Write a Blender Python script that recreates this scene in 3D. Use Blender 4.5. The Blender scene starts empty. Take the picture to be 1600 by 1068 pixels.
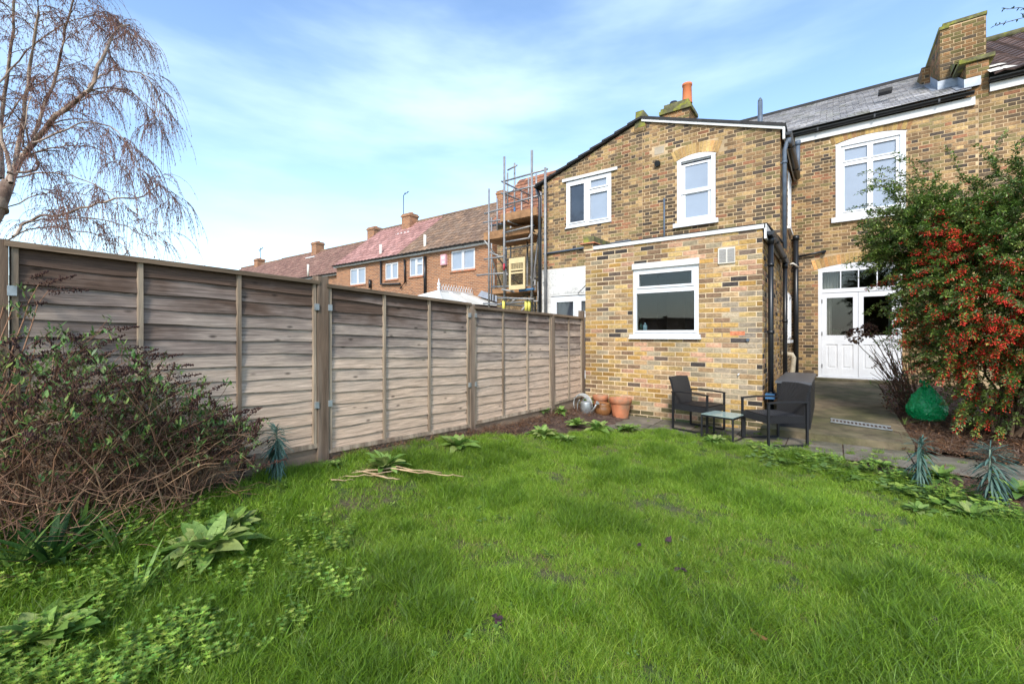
import bpy, math, random
import numpy as np
from mathutils import Vector, Matrix, noise
random.seed(7)
S = bpy.context.scene
COL = S.collection
R = math.radians
V = Vector

# ------------------------------------------------------------------ camera, sky, sun, exposure
TH = R(36.37); FPX = 680.0; HY = 523.5; CZ = 1.36
cam_d = bpy.data.cameras.new('camera'); cam = bpy.data.objects.new('camera', cam_d); COL.objects.link(cam)
cam.location = (0, 0, CZ); cam.rotation_euler = (R(90), 0, TH)
cam_d.sensor_width = 36; cam_d.lens = 36 * FPX / 1600; cam_d.shift_y = -10.5 / 1600
cam_d.clip_start = .05; cam_d.clip_end = 2000
S.camera = cam

SUN_EL, SUN_AZ = 38, 158      # azimuth clockwise from +Y (0 = +Y, 90 = +X)
w = bpy.data.worlds.new('World'); S.world = w; w.use_nodes = True
nt = w.node_tree; nt.nodes.clear()
N = nt.nodes.new; L = nt.links.new
out = N('ShaderNodeOutputWorld'); bg = N('ShaderNodeBackground'); bg.inputs[1].default_value = .15
sky = N('ShaderNodeTexSky'); sky.sky_type = 'NISHITA'; sky.sun_disc = False
sky.sun_elevation = R(SUN_EL); sky.sun_rotation = R(SUN_AZ); sky.air_density = 1.1; sky.dust_density = .6; sky.ozone_density = 1.6
tc = N('ShaderNodeTexCoord'); sep = N('ShaderNodeSeparateXYZ'); L(tc.outputs['Generated'], sep.inputs[0])
def mth(op, a, b=None, c=None, t=nt):
    n = t.nodes.new('ShaderNodeMath'); n.operation = op
    for i, v in enumerate((a, b, c)):
        if v is None: continue
        if isinstance(v, (int, float)): n.inputs[i].default_value = v
        else: t.links.new(v, n.inputs[i])
    return n.outputs[0]
zc = mth('MAXIMUM', sep.outputs[2], 0.0)
mp = N('ShaderNodeMapping'); mp.inputs['Scale'].default_value = (1.3, 1.3, 5.2); mp.inputs['Location'].default_value = (.4, 2.1, .35)
L(tc.outputs['Generated'], mp.inputs[0])
nz = N('ShaderNodeTexNoise'); nz.inputs['Scale'].default_value = 1.0; nz.inputs['Detail'].default_value = 6; nz.inputs['Roughness'].default_value = .52; nz.inputs['Distortion'].default_value = .1
L(mp.outputs[0], nz.inputs[0])
rp = N('ShaderNodeValToRGB'); rp.color_ramp.elements[0].position = .40; rp.color_ramp.elements[1].position = .80
rp.color_ramp.interpolation = 'EASE'
L(nz.outputs['Fac'], rp.inputs[0])
hz = mth('POWER', mth('SUBTRACT', 1.0, zc), 5.0)                 # paler towards the horizon
cl = mth('MAXIMUM', mth('MULTIPLY', rp.outputs[0], .72), mth('MULTIPLY', hz, .45))
mix = N('ShaderNodeMixRGB'); L(cl, mix.inputs[0])
hsv = N('ShaderNodeHueSaturation'); hsv.inputs['Saturation'].default_value = 1.05; hsv.inputs['Value'].default_value = 1.25
L(sky.outputs[0], hsv.inputs['Color']); L(hsv.outputs[0], mix.inputs[1])
mix.inputs[2].default_value = (4.7, 5.9, 7.0, 1)
L(mix.outputs[0], bg.inputs[0]); L(bg.outputs[0], out.inputs[0])

sd = bpy.data.lights.new('sun', 'SUN'); sun = bpy.data.objects.new('sun', sd); COL.objects.link(sun)
sd.energy = 2.4; sd.angle = R(11); sd.color = (1, .95, .87)
az = R(SUN_AZ); el = R(SUN_EL)
sdir = V((math.sin(az) * math.cos(el), math.cos(az) * math.cos(el), math.sin(el)))
sun.rotation_euler = sdir.to_track_quat('Z', 'Y').to_euler()
S.view_settings.view_transform = 'Standard'; S.view_settings.look = 'None'; S.view_settings.gamma = 1
S.view_settings.exposure = 0.82

# ------------------------------------------------------------------ helpers
class MB:
    def __init__(s): s.v = []; s.f = []; s.c = []; s.sm = []
    def face(s, pts, col=(1, 1, 1), smooth=False):
        n = len(s.v); s.v.extend([tuple(p) for p in pts]); s.f.append(tuple(range(n, n + len(pts)))); s.c.append(col); s.sm.append(smooth)
    def raw(s, vs, fs, col=(1, 1, 1), smooth=False):
        n = len(s.v); s.v.extend([tuple(p) for p in vs])
        for f in fs: s.f.append(tuple(i + n for i in f)); s.c.append(col); s.sm.append(smooth)
    def box(s, x0, x1, y0, y1, z0, z1, col=(1, 1, 1)):
        vs = [(x, y, z) for z in (z0, z1) for y in (y0, y1) for x in (x0, x1)]
        s.raw(vs, [(0, 2, 3, 1), (4, 5, 7, 6), (0, 1, 5, 4), (2, 6, 7, 3), (0, 4, 6, 2), (1, 3, 7, 5)], col)
    def bar(s, a, b, w, h, up=(0, 0, 1), col=(1, 1, 1)):
        a = V(a); b = V(b); d = (b - a).normalized(); u = V(up)
        if abs(d.dot(u)) > .98: u = V((0, 1, 0))
        x = d.cross(u).normalized() * w / 2; y = x.cross(d).normalized() * h / 2
        vs = [a - x - y, a + x - y, a - x + y, a + x + y, b - x - y, b + x - y, b - x + y, b + x + y]
        s.raw(vs, [(0, 2, 3, 1), (4, 5, 7, 6), (0, 1, 5, 4), (2, 6, 7, 3), (0, 4, 6, 2), (1, 3, 7, 5)], col)
    def tube(s, pts, rad, n=6, col=(1, 1, 1), cap=True, smooth=True):
        pts = [V(p) for p in pts]; m = len(pts)
        if not hasattr(rad, '__len__'): rad = [rad] * m
        base = len(s.v); ref = V((.31, .17, .93))
        for i, p in enumerate(pts):
            d = (pts[min(i + 1, m - 1)] - pts[max(i - 1, 0)])
            if d.length < 1e-9: d = V((0, 0, 1))
            d.normalize(); r = ref if abs(d.dot(ref)) < .95 else V((1, 0, 0))
            x = d.cross(r).normalized(); y = d.cross(x)
            for k in range(n):
                a = 2 * math.pi * k / n
                s.v.append(tuple(p + (x * math.cos(a) + y * math.sin(a)) * rad[i]))
        for i in range(m - 1):
            for k in range(n):
                a = base + i * n + k; b = base + i * n + (k + 1) % n
                s.f.append((a, b, b + n, a + n)); s.c.append(col); s.sm.append(smooth)
        if cap and n > 3:
            s.f.append(tuple(base + k for k in range(n))[::-1]); s.c.append(col); s.sm.append(False)
            s.f.append(tuple(base + (m - 1) * n + k for k in range(n))); s.c.append(col); s.sm.append(False)
    def lathe(s, prof, c=(0, 0, 0), n=24, col=(1, 1, 1), smooth=True):
        b = len(s.v)
        for r, z in prof:
            for k in range(n):
                a = 2 * math.pi * k / n; s.v.append((c[0] + r * math.cos(a), c[1] + r * math.sin(a), c[2] + z))
        for i in range(len(prof) - 1):
            for k in range(n):
                a = b + i * n + k; q = b + i * n + (k + 1) % n
                s.f.append((a, q, q + n, a + n)); s.c.append(col); s.sm.append(smooth)
    def build(s, name, mat, parent=None, label=None, kind=None, tint=True):
        me = mesh_of(s, name, mat); o = bpy.data.objects.new(name, me); COL.objects.link(o)
        if parent is not None: attach(o, parent)
        if label: o['label'] = label
        if kind: o['kind'] = kind
        return o
def mesh_of(s, name, mat):
    me = bpy.data.meshes.new(name); me.from_pydata(s.v, [], s.f)
    me.materials.append(mat)
    if any(s.sm): me.polygons.foreach_set('use_smooth', s.sm)
    if any(c != (1, 1, 1) for c in s.c):
        a = me.attributes.new('tint', 'FLOAT_COLOR', 'CORNER')
        cnt = np.array([len(f) for f in s.f]); c = np.array(s.c, dtype=np.float32)
        c = np.concatenate([c, np.ones((len(c), 1), np.float32)], 1)
        a.data.foreach_set('color', np.repeat(c, cnt, axis=0).ravel())
    me.update(); return me
def attach(o, parent):
    o.parent = parent
    # world position is kept: all fixed things are modelled in world coordinates under a root Empty
    o.matrix_parent_inverse = Matrix.Translation(-V(parent.location)) if parent.type == 'EMPTY' else Matrix.Identity(4)
def tag(o, label, cat=None, group=None, kind=None):
    if label: o['label'] = label
    if cat: o['category'] = cat
    if group: o['group'] = group
    if kind: o['kind'] = kind
    return o
def thing(name, loc, label, cat, group=None):
    o = bpy.data.objects.new(name, None); COL.objects.link(o); o.location = loc; o.empty_display_size = .1
    return tag(o, label, cat, group)
def proto(name): return thing(name, (0, 0, 0), None, None)
def copy_tree(o, loc, rz=0, scale=1, label=None, group=None, cat=None, tilt=(0, 0)):
    r = o.copy(); COL.objects.link(r)
    def rec(src, dst):
        for ch in src.children:
            c = ch.copy(); COL.objects.link(c); c.parent = dst; rec(ch, c)
    rec(o, r)
    place(r, loc, rz, scale, label, group, cat, tilt); return r
def place(r, loc, rz=0, scale=1, label=None, group=None, cat=None, tilt=(0, 0)):
    r.location = loc; r.rotation_euler = (tilt[0], tilt[1], rz); r.scale = (scale,) * 3
    if label: r['label'] = label
    if group: r['group'] = group
    if cat: r['category'] = cat
def at(px, py, Y):         # point of the photograph's ray on the plane Y
    u = (px - 800) / FPX; a = -math.sin(TH) + math.cos(TH) * u; b = math.cos(TH) + math.sin(TH) * u
    d = Y / b; return V((a * d, Y, CZ + (HY - py) * d / FPX))
def atd(px, py, d):
    u = (px - 800) / FPX
    return V(((-math.sin(TH) + math.cos(TH) * u) * d, (math.cos(TH) + math.sin(TH) * u) * d, CZ + (HY - py) * d / FPX))
def atz(px, py, z):
    return atd(px, py, (CZ - z) * FPX / (py - HY))
def lerp(a, b, t): return a + (b - a) * t
def rnd(a, b): return random.uniform(a, b)
def sst(a, b, x):
    t = min(1, max(0, (x - a) / (b - a))); return t * t * (3 - 2 * t)

# ------------------------------------------------------------------ materials
def mat(name, col, rough=.8, var=.25, vs=6, bump=.15, bs=40, metal=0, spec=.4, tint=False, objr=0, coat=0, sub=None, trans=0,
        stretch=None, hue2=None, hue2s=1.2, hue2p=(.45, .65), bdist=.01):
    m = bpy.data.materials.new(name); m.use_nodes = True; t = m.node_tree; n = t.nodes; n.clear(); l = t.links.new
    o = n.new('ShaderNodeOutputMaterial'); p = n.new('ShaderNodeBsdfPrincipled'); l(p.outputs[0], o.inputs[0])
    p.inputs['Roughness'].default_value = rough; p.inputs['Metallic'].default_value = metal; p.inputs['Specular IOR Level'].default_value = spec
    p.inputs['Coat Weight'].default_value = coat
    tcn = n.new('ShaderNodeTexCoord'); mpn = n.new('ShaderNodeMapping'); l(tcn.outputs['Object'], mpn.inputs[0])
    if stretch: mpn.inputs['Scale'].default_value = stretch
    oi = n.new('ShaderNodeObjectInfo')
    if objr:
        cm = n.new('ShaderNodeCombineXYZ'); r = mth('MULTIPLY', oi.outputs['Random'], 37.0, t=t)
        for i in range(3): l(r, cm.inputs[i])
        l(cm.outputs[0], mpn.inputs['Location'])
    a = n.new('ShaderNodeTexNoise'); a.inputs['Scale'].default_value = vs; a.inputs['Detail'].default_value = 6; a.inputs['Roughness'].default_value = .6; l(mpn.outputs[0], a.inputs[0])
    mr = n.new('ShaderNodeMapRange'); mr.inputs[1].default_value = .3; mr.inputs[2].default_value = .7; mr.inputs[3].default_value = 1 - var; mr.inputs[4].default_value = 1 + var; l(a.outputs['Fac'], mr.inputs[0])
    val = mr.outputs[0]
    if objr:
        k = mth('MULTIPLY_ADD', oi.outputs['Random'], 2 * objr, 1 - objr, t=t); val = mth('MULTIPLY', val, k, t=t)
    base = n.new('ShaderNodeRGB'); base.outputs[0].default_value = (*col, 1); src = base.outputs[0]
    if hue2:
        b2 = n.new('ShaderNodeTexNoise'); b2.inputs['Scale'].default_value = hue2s; b2.inputs['Detail'].default_value = 5; l(mpn.outputs[0], b2.inputs[0])
        m2 = n.new('ShaderNodeMapRange'); m2.inputs[1].default_value = hue2p[0]; m2.inputs[2].default_value = hue2p[1]; l(b2.outputs['Fac'], m2.inputs[0])
        mx = n.new('ShaderNodeMixRGB'); l(m2.outputs[0], mx.inputs[0]); l(src, mx.inputs[1]); mx.inputs[2].default_value = (*hue2, 1); src = mx.outputs[0]
    if tint:
        at_ = n.new('ShaderNodeAttribute'); at_.attribute_name = 'tint'
        mx = n.new('ShaderNodeMixRGB'); mx.blend_type = 'MULTIPLY'; mx.inputs[0].default_value = 1; l(src, mx.inputs[1]); l(at_.outputs['Color'], mx.inputs[2]); src = mx.outputs[0]
    vm = n.new('ShaderNodeVectorMath'); vm.operation = 'SCALE'; l(src, vm.inputs[0]); l(val, vm.inputs['Scale'])
    l(vm.outputs[0], p.inputs['Base Color'])
    if bump:
        b = n.new('ShaderNodeTexNoise'); b.inputs['Scale'].default_value = bs; b.inputs['Detail'].default_value = 5; l(mpn.outputs[0], b.inputs[0])
        bm = n.new('ShaderNodeBump'); bm.inputs['Strength'].default_value = bump; bm.inputs['Distance'].default_value = bdist; l(b.outputs['Fac'], bm.inputs['Height']); l(bm.outputs[0], p.inputs['Normal'])
    if trans:
        tr = n.new('ShaderNodeBsdfTranslucent'); l(vm.outputs[0], tr.inputs[0]); ms = n.new('ShaderNodeMixShader'); ms.inputs[0].default_value = trans
        l(p.outputs[0], ms.inputs[1]); l(tr.outputs[0], ms.inputs[2]); l(ms.outputs[0], o.inputs[0])
    m['_p'] = p.name
    return m
M = {}
M['brick'] = mat('brick', (1, 1, 1), .9, .3, 28, .5, 90, tint=True, objr=.12, spec=.2)
def stain(m, lo, hi, sc):
    t = m.node_tree; n = t.nodes; l = t.links.new; g = n.new('ShaderNodeNewGeometry'); a = n.new('ShaderNodeTexNoise'); a.inputs['Scale'].default_value = sc; a.inputs['Detail'].default_value = 5; a.inputs['Roughness'].default_value = .62
    l(g.outputs['Position'], a.inputs[0]); mr = n.new('ShaderNodeMapRange'); mr.inputs[1].default_value = .36; mr.inputs[2].default_value = .64; mr.inputs[3].default_value = lo; mr.inputs[4].default_value = hi; l(a.outputs['Fac'], mr.inputs[0])
    vm = [k for k in n if k.bl_idname == 'ShaderNodeVectorMath'][0]; src = vm.inputs['Scale'].links[0].from_socket; l(mth('MULTIPLY', src, mr.outputs[0], t=t), vm.inputs['Scale'])
stain(M['brick'], .68, 1.28, 1.1)
M['mortar'] = mat('mortar', (.66, .51, .33), .95, .22, 3, .5, 60, spec=.15, hue2=(.46, .35, .23), hue2s=1.1)
M['mortar2'] = mat('mortar_upper', (.55, .40, .235), .95, .22, 3, .5, 60, spec=.15, hue2=(.46, .33, .20), hue2s=.9)
stain(M['mortar'], .72, 1.12, 1.3); stain(M['mortar2'], .70, 1.15, 1.3)
M['white_brick_mortar'] = mat('white_masonry_paint', (0.619, 0.602, 0.568), .8, .06, 3, .3, 40)
M['upvc'] = mat('white_frame', (0.688, 0.688, 0.688), .38, .07, 5, 0, spec=.5)
M['paint'] = mat('white_gloss_paint', (0.671, 0.671, 0.679), .4, .05, 5, .04, 20)
M['board'] = mat('white_fascia', (0.636, 0.628, 0.602), .5, .08, 8, .05, 20)
M['black_pipe'] = mat('black_plastic_pipe', (.012, .013, .015), .35, .3, 4, .02, 30, spec=.5)
M['grey_pipe'] = mat('grey_painted_pipe', (.10, .125, .16), .5, .2, 8, .05, 30)
M['dark_edge'] = mat('dark_tile_edge', (.03, .028, .027), .8, .4, 10, .3, 40)
M['slate'] = mat('slate', (.47, .455, .455), .6, .18, 9, .2, 60, tint=True, objr=.10, hue2=(.20, .21, .11), hue2s=1.4, hue2p=(.58, .75))
M['pantile'] = mat('concrete_tile', (1, 1, 1), .85, .3, 5, .3, 40, tint=True)
M['moss_brick'] = mat('mossy_coping', (.13, .12, .06), .95, .4, 9, .6, 40, hue2=(.22, .22, .04), hue2s=6, hue2p=(.45, .6))
M['lead'] = mat('lead_flashing', (.30, .33, .37), .5, .2, 8, .2, 20, metal=.3)
M['terracotta'] = mat('terracotta', (.47, .17, .08), .8, .22, 7, .15, 50, hue2=(.30, .17, .10), hue2s=5)
M['pot_orange'] = mat('chimney_pot_clay', (.62, .19, .07), .75, .12, 6, .1, 40)
M['glazed'] = mat('brown_glaze', (.23, .10, .035), .3, .4, 6, .1, 30, spec=.6)
M['galv'] = mat('galvanised_steel', (.36, .38, .38), .5, .25, 12, .08, 40, metal=.6)
M['hose'] = mat('grey_hose', (.40, .41, .40), .5, .2, 20, 0)
M['metal_black'] = mat('black_metal', (.011, .011, .013), .45, .2, 10, .02, 60, spec=.5)
M['soil'] = mat('soil', (.075, .042, .03), .95, .45, 14, .9, 45, hue2=(.13, .085, .06), hue2s=9, bdist=.03)
M['turf'] = mat('turf_soil', (.05, .075, .018), .95, .4, 10, .8, 50, hue2=(.10, .08, .04), hue2s=3, bdist=.03)
M['ground'] = mat('ground_earth', (.07, .07, .035), .95, .4, 2, .5, 12)
M['concrete'] = mat('mossy_concrete', (.175, .135, .082), .9, .42, 5, .6, 40, hue2=(.085, .08, .035), hue2s=1.6, hue2p=(.38, .62))
M['paving'] = mat('paving', (.175, .15, .115), .9, .35, 5, .5, 50, hue2=(.10, .095, .055), hue2s=2, objr=.12)
M['gravel_board'] = mat('gravel_board', (.27, .19, .125), .9, .3, 4, .3, 30, stretch=(6, .6, 6))
M['glass_mat_frost'] = mat('obscured_glass', (.30, .345, .41), .16, .05, 3, .03, 40, spec=.6)
M['glass_clear_dark'] = mat('window_glass', (.03, .035, .045), .04, .3, 2, 0, spec=.9)
M['leaf'] = mat('leaf', (1, 1, 1), .55, .25, 40, .5, 90, tint=True, objr=.12, trans=.28, spec=.4)
M['leaf_gloss'] = mat('glossy_leaf', (1, 1, 1), .38, .2, 20, 0, tint=True, trans=.15, spec=.45)
M['berry'] = mat('berry', (.62, .035, .014), .35, .25, 30, 0, tint=True, spec=.5)
M['twig'] = mat('twig', (1, 1, 1), .85, .25, 30, .2, 80, tint=True)
M['birch'] = mat('birch_bark', (.36, .27, .20), .85, .4, 7, .4, 30, hue2=(.17, .11, .08), hue2s=4, hue2p=(.45, .6))
M['dry'] = mat('dry_matter', (1, 1, 1), .95, .3, 20, .2, 60, tint=True)
M['stick'] = mat('bare_stick', (.52, .36, .21), .8, .3, 12, .2, 50, hue2=(.33, .21, .12), hue2s=6)
M['tin'] = mat('scaffold_tube', (.30, .29, .28), .5, .25, 9, .05, 30, metal=.4)
M['scaf_board'] = mat('scaffold_board', (.32, .17, .08), .9, .3, 6, .2, 30)
M['cream'] = mat('cream_plastic', (.66, .51, .27), .5, .08, 6, .02)
M['lid'] = mat('grey_lid', (.085, .088, .095), .4, .15, 8, .03)
M['blue'] = mat('blue_plastic', (.04, .13, .26), .5, .1, 6, .02)
M['red'] = mat('red_plastic', (.45, .04, .06), .5, .1, 6, .02)
M['yellow'] = mat('yellow_sleeve', (.7, .62, .13), .5, .1, 6, .02)
M['pink'] = mat('pale_pink_plastic', (.62, .35, .38), .5, .1, 6, .02)
M['pvc_tube'] = mat('cream_pipe', (.50, .42, .30), .6, .2, 6, .05)
M['render_stub'] = mat('render', (.40, .33, .24), .9, .2, 5, .4, 30)
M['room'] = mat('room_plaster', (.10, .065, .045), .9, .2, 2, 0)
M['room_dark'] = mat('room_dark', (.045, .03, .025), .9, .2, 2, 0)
M['curtain'] = mat('curtain_cloth', (.55, .50, .44), .9, .1, 8, .1, 60)
M['bottle'] = mat('soap_bottle', (.35, .50, .56), .25, .1, 6, 0)
M['bottle_dark'] = mat('dark_bottle', (.03, .07, .05), .25, .1, 6, 0)
M['vent'] = mat('vent_plastic', (.66, .61, .52), .6, .05, 6, 0)
M['grille'] = mat('vent_grille', (.33, .31, .29), .7, .1, 6, 0)
M['conserv'] = mat('polycarbonate', (.66, .66, .60), .4, .06, 4, 0)

def glass_mat():
    m = bpy.data.materials.new('clear_glass'); m.use_nodes = True; t = m.node_tree; n = t.nodes; n.clear(); l = t.links.new
    o = n.new('ShaderNodeOutputMaterial'); g = n.new('ShaderNodeBsdfGlossy'); g.inputs['Roughness'].default_value = .02
    tr = n.new('ShaderNodeBsdfTransparent'); tr.inputs[0].default_value = (.86, .9, .9, 1)
    fr = n.new('ShaderNodeFresnel'); fr.inputs[0].default_value = 1.5; ms = n.new('ShaderNodeMixShader')
    l(mth('MULTIPLY', fr.outputs[0], .9, t=t), ms.inputs[0]); l(tr.outputs[0], ms.inputs[1]); l(g.outputs[0], ms.inputs[2]); l(ms.outputs[0], o.inputs[0]); return m
M['glass'] = glass_mat()
def table_glass():
    m = mat('table_glass', (.32, .42, .38), .12, .06, 4, 0, spec=.9); return m
M['table_glass'] = table_glass()

def weave_mat():
    m = mat('black_rattan_weave', (.017, .017, .019), .5, .2, 20, 0, spec=.5)
    t = m.node_tree; n = t.nodes; l = t.links.new; p = n[m['_p']]
    tcn = n.new('ShaderNodeTexCoord'); hs = None
    mp_ = n.new('ShaderNodeMapping'); mp_.inputs['Scale'].default_value = (1, 1, 1); l(tcn.outputs['Object'], mp_.inputs[0])
    se = n.new('ShaderNodeSeparateXYZ'); l(mp_.outputs[0], se.inputs[0])
    h = mth('ADD', se.outputs[0], se.outputs[1], t=t)
    a = mth('SINE', mth('MULTIPLY', h, 260.0, t=t), t=t); b = mth('SINE', mth('MULTIPLY', se.outputs[2], 260.0, t=t), t=t)
    c = mth('MULTIPLY', a, b, t=t)
    bm = n.new('ShaderNodeBump'); bm.inputs['Strength'].default_value = 1; bm.inputs['Distance'].default_value = .008; l(c, bm.inputs['Height']); l(bm.outputs[0], p.inputs['Normal'])
    return m
M['weave'] = weave_mat()

def wood_mat():            # weathered larch fence board: grain along Y, knots, brown damp upper boards fading to pale ones (the stain is in the wood)
    m = bpy.data.materials.new('weathered_board'); m.use_nodes = True; t = m.node_tree; n = t.nodes; n.clear(); l = t.links.new
    o = n.new('ShaderNodeOutputMaterial'); p = n.new('ShaderNodeBsdfPrincipled'); l(p.outputs[0], o.inputs[0]); p.inputs['Roughness'].default_value = .85; p.inputs['Specular IOR Level'].default_value = .2
    tcn = n.new('ShaderNodeTexCoord'); oi = n.new('ShaderNodeObjectInfo'); cm = n.new('ShaderNodeCombineXYZ')
    r = mth('MULTIPLY', oi.outputs['Random'], 23.0, t=t); l(r, cm.inputs[0]); l(r, cm.inputs[1])
    def noise_(scale, sc, det=5, rough=.6, dist=0):
        mpn = n.new('ShaderNodeMapping'); mpn.inputs['Scale'].default_value = sc; l(tcn.outputs['Object'], mpn.inputs[0]); l(cm.outputs[0], mpn.inputs['Location'])
        a = n.new('ShaderNodeTexNoise'); a.inputs['Scale'].default_value = scale; a.inputs['Detail'].default_value = det; a.inputs['Roughness'].default_value = rough; a.inputs['Distortion'].default_value = dist; l(mpn.outputs[0], a.inputs[0]); return a.outputs['Fac']
    grain = noise_(9, (1, .35, 9), 7, .65, .6); patch = noise_(1.3, (1, .8, 1.6), 4); fine = noise_(60, (1, .12, 3), 3)
    se = n.new('ShaderNodeSeparateXYZ'); l(tcn.outputs['Object'], se.inputs[0])
    h = mth('ADD', mth('MULTIPLY', se.outputs[2], .9, t=t), mth('MULTIPLY_ADD', patch, 1.3, -.65, t=t), t=t)
    h = mth('ADD', h, mth('MULTIPLY_ADD', oi.outputs['Random'], .30, -.15, t=t), t=t)
    ra = n.new('ShaderNodeValToRGB'); e = ra.color_ramp.elements
    e[0].position = .25; e[0].color = (.56, .405, .29, 1); e[1].position = 1.75 / 2; e[1].color = (.11, .07, .05, 1)
    k = e.new(.52); k.color = (.50, .385, .295, 1); k = e.new(.64); k.color = (.34, .27, .22, 1); k = e.new(.76); k.color = (.23, .175, .145, 1)
    l(mth('MULTIPLY', h, .56, t=t), ra.inputs[0])
    g = n.new('ShaderNodeMapRange'); g.inputs[1].default_value = .32; g.inputs[2].default_value = .68; g.inputs[3].default_value = .55; g.inputs[4].default_value = 1.32; l(grain, g.inputs[0])
    g2 = n.new('ShaderNodeMapRange'); g2.inputs[1].default_value = .3; g2.inputs[2].default_value = .7; g2.inputs[3].default_value = .85; g2.inputs[4].default_value = 1.15; l(fine, g2.inputs[0])
    # knots
    mk = n.new('ShaderNodeMapping'); mk.inputs['Scale'].default_value = (0.01, 4.6, 11); l(tcn.outputs['Object'], mk.inputs[0]); l(cm.outputs[0], mk.inputs['Location'])
    vo = n.new('ShaderNodeTexVoronoi'); vo.inputs['Scale'].default_value = 1; l(mk.outputs[0], vo.inputs[0])
    kk = n.new('ShaderNodeMapRange'); kk.inputs[1].default_value = .05; kk.inputs[2].default_value = .16; kk.inputs[3].default_value = .30; kk.inputs[4].default_value = 1; l(vo.outputs['Distance'], kk.inputs[0])
    val = mth('MULTIPLY', mth('MULTIPLY', g.outputs[0], g2.outputs[0], t=t), kk.outputs[0], t=t)
    vm = n.new('ShaderNodeVectorMath'); vm.operation = 'SCALE'; l(ra.outputs[0], vm.inputs[0]); l(val, vm.inputs['Scale']); l(vm.outputs[0], p.inputs['Base Color'])
    bm = n.new('ShaderNodeBump'); bm.inputs['Strength'].default_value = .5; bm.inputs['Distance'].default_value = .008; l(grain, bm.inputs['Height']); l(bm.outputs[0], p.inputs['Normal'])
    return m
M['wood'] = wood_mat()
M['post'] = mat('fence_post', (.24, .175, .125), .9, .35, 4, .4, 20, stretch=(5, 5, .5), hue2=(.13, .085, .055), hue2s=1.5, objr=.1)
M['batten'] = mat('fence_batten', (.33, .255, .18), .9, .35, 5, .4, 20, stretch=(5, 5, .5), hue2=(.17, .12, .08), hue2s=1.5, objr=.15)
M['capping'] = mat('fence_capping', (.20, .135, .085), .9, .4, 5, .4, 20, stretch=(5, .5, 5), hue2=(.09, .065, .04), hue2s=1.5, objr=.15)

def far_brick():
    m = mat('red_stock_brick', (1, 1, 1), .9, .1, 2, .1, 30)
    t = m.node_tree; n = t.nodes; l = t.links.new; p = n[m['_p']]
    tcn = n.new('ShaderNodeTexCoord'); se = n.new('ShaderNodeSeparateXYZ'); l(tcn.outputs['Object'], se.inputs[0])
    cb = n.new('ShaderNodeCombineXYZ'); l(mth('ADD', se.outputs[0], se.outputs[1], t=t), cb.inputs[0]); l(se.outputs[2], cb.inputs[1])
    br = n.new('ShaderNodeTexBrick'); br.inputs['Color1'].default_value = (.36, .15, .065, 1); br.inputs['Color2'].default_value = (.17, .072, .04, 1); br.inputs['Mortar'].default_value = (.40, .30, .20, 1)
    br.inputs['Scale'].default_value = 1; br.inputs['Brick Width'].default_value = .225; br.inputs['Row Height'].default_value = .075; br.inputs['Mortar Size'].default_value = .008; br.inputs['Bias'].default_value = -.15
    l(cb.outputs[0], br.inputs[0]); l(br.outputs['Color'], p.inputs['Base Color']); return m
M['far_brick'] = far_brick()

# ------------------------------------------------------------------ ground
def gz(x, y):
    r = sst(-2.3, -3.6, x); h = lerp(.27, .12, sst(1.2, 5.5, y))
    z = r * h + .05 * sst(3.0, 0.0, y) * sst(-.5, -3, x)
    z += .03 * noise.noise(V((x * .9, y * .9, 0))) * sst(5.9, 4.8, y)
    return z
# path / slab keep level zero
def lawn_poly():
    return [(-3.55, -1), (-3.55, 3.3), (-3.35, 4.0), (-3.0, 4.7), (-2.75, 5.3), (-2.35, 6.05), (-2.2, 6.22), (-1.4, 6.27), (-.65, 6.25), (-.3, 6.2), (0, 6.05), (.3, 5.5), (.62, 4.98), (1.1, 4.55), (2.6, 4.1), (3.4, 3.9), (3.4, -1)]
def inpoly(x, y, P):
    c = False; j = len(P) - 1
    for i in range(len(P)):
        a, b = P[i], P[j]
        if (a[1] > y) != (b[1] > y) and x < (b[0] - a[0]) * (y - a[1]) / (b[1] - a[1]) + a[0]: c = not c
        j = i
    return c
LP = lawn_poly()
far = MB(); far.face([(-400, -400, -.16), (400, -400, -.16), (400, 400, -.16), (-400, 400, -.16)])
tag(far.build('ground', M['ground']), 'earth plain around the gardens', kind='structure')
def sheet(name, x0, x1, y0, y1, st, m, zf, mask=None, label=None):
    b = MB(); nx = int((x1 - x0) / st); ny = int((y1 - y0) / st)
    vs = [(x0 + i * st, y0 + j * st, zf(x0 + i * st, y0 + j * st)) for j in range(ny + 1) for i in range(nx + 1)]
    fs = []
    for j in range(ny):
        for i in range(nx):
            cxx, cyy = x0 + (i + .5) * st, y0 + (j + .5) * st
            if mask and not mask(cxx, cyy): continue
            a = j * (nx + 1) + i; fs.append((a, a + 1, a + nx + 2, a + nx + 1))
    b.raw(vs, fs, smooth=True)
    o = b.build(name, m); return tag(o, label, kind='structure')
sheet('soil_bed', -3.68, 6, -3, 7.0, .08, M['soil'], lambda x, y: gz(x, y) - .012 + .018 * noise.noise(V((x * 6, y * 6, 3))), label='dark brown soil of the flower beds')
sheet('lawn_ground', -3.6, 3.4, -1, 6.4, .06, M['turf'], lambda x, y: gz(x, y) + .012 + .008 * noise.noise(V((x * 5, y * 5, 8))), mask=lambda x, y: inpoly(x, y, LP), label='mossy turf under the lawn grass')
sheet('neighbour_garden', -46, -3.75, -3, 16, .5, M['ground'], lambda x, y: .05, label='ground of the gardens beyond the fence')
sheet('side_bed', .78, 6, 6.9, 12.4, .1, M['soil'], lambda x, y: .02 + .3 * sst(7, 12, y) + .03 * noise.noise(V((x * 4, y * 4, 5))), label='soil bed beside the concrete slab')

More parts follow.
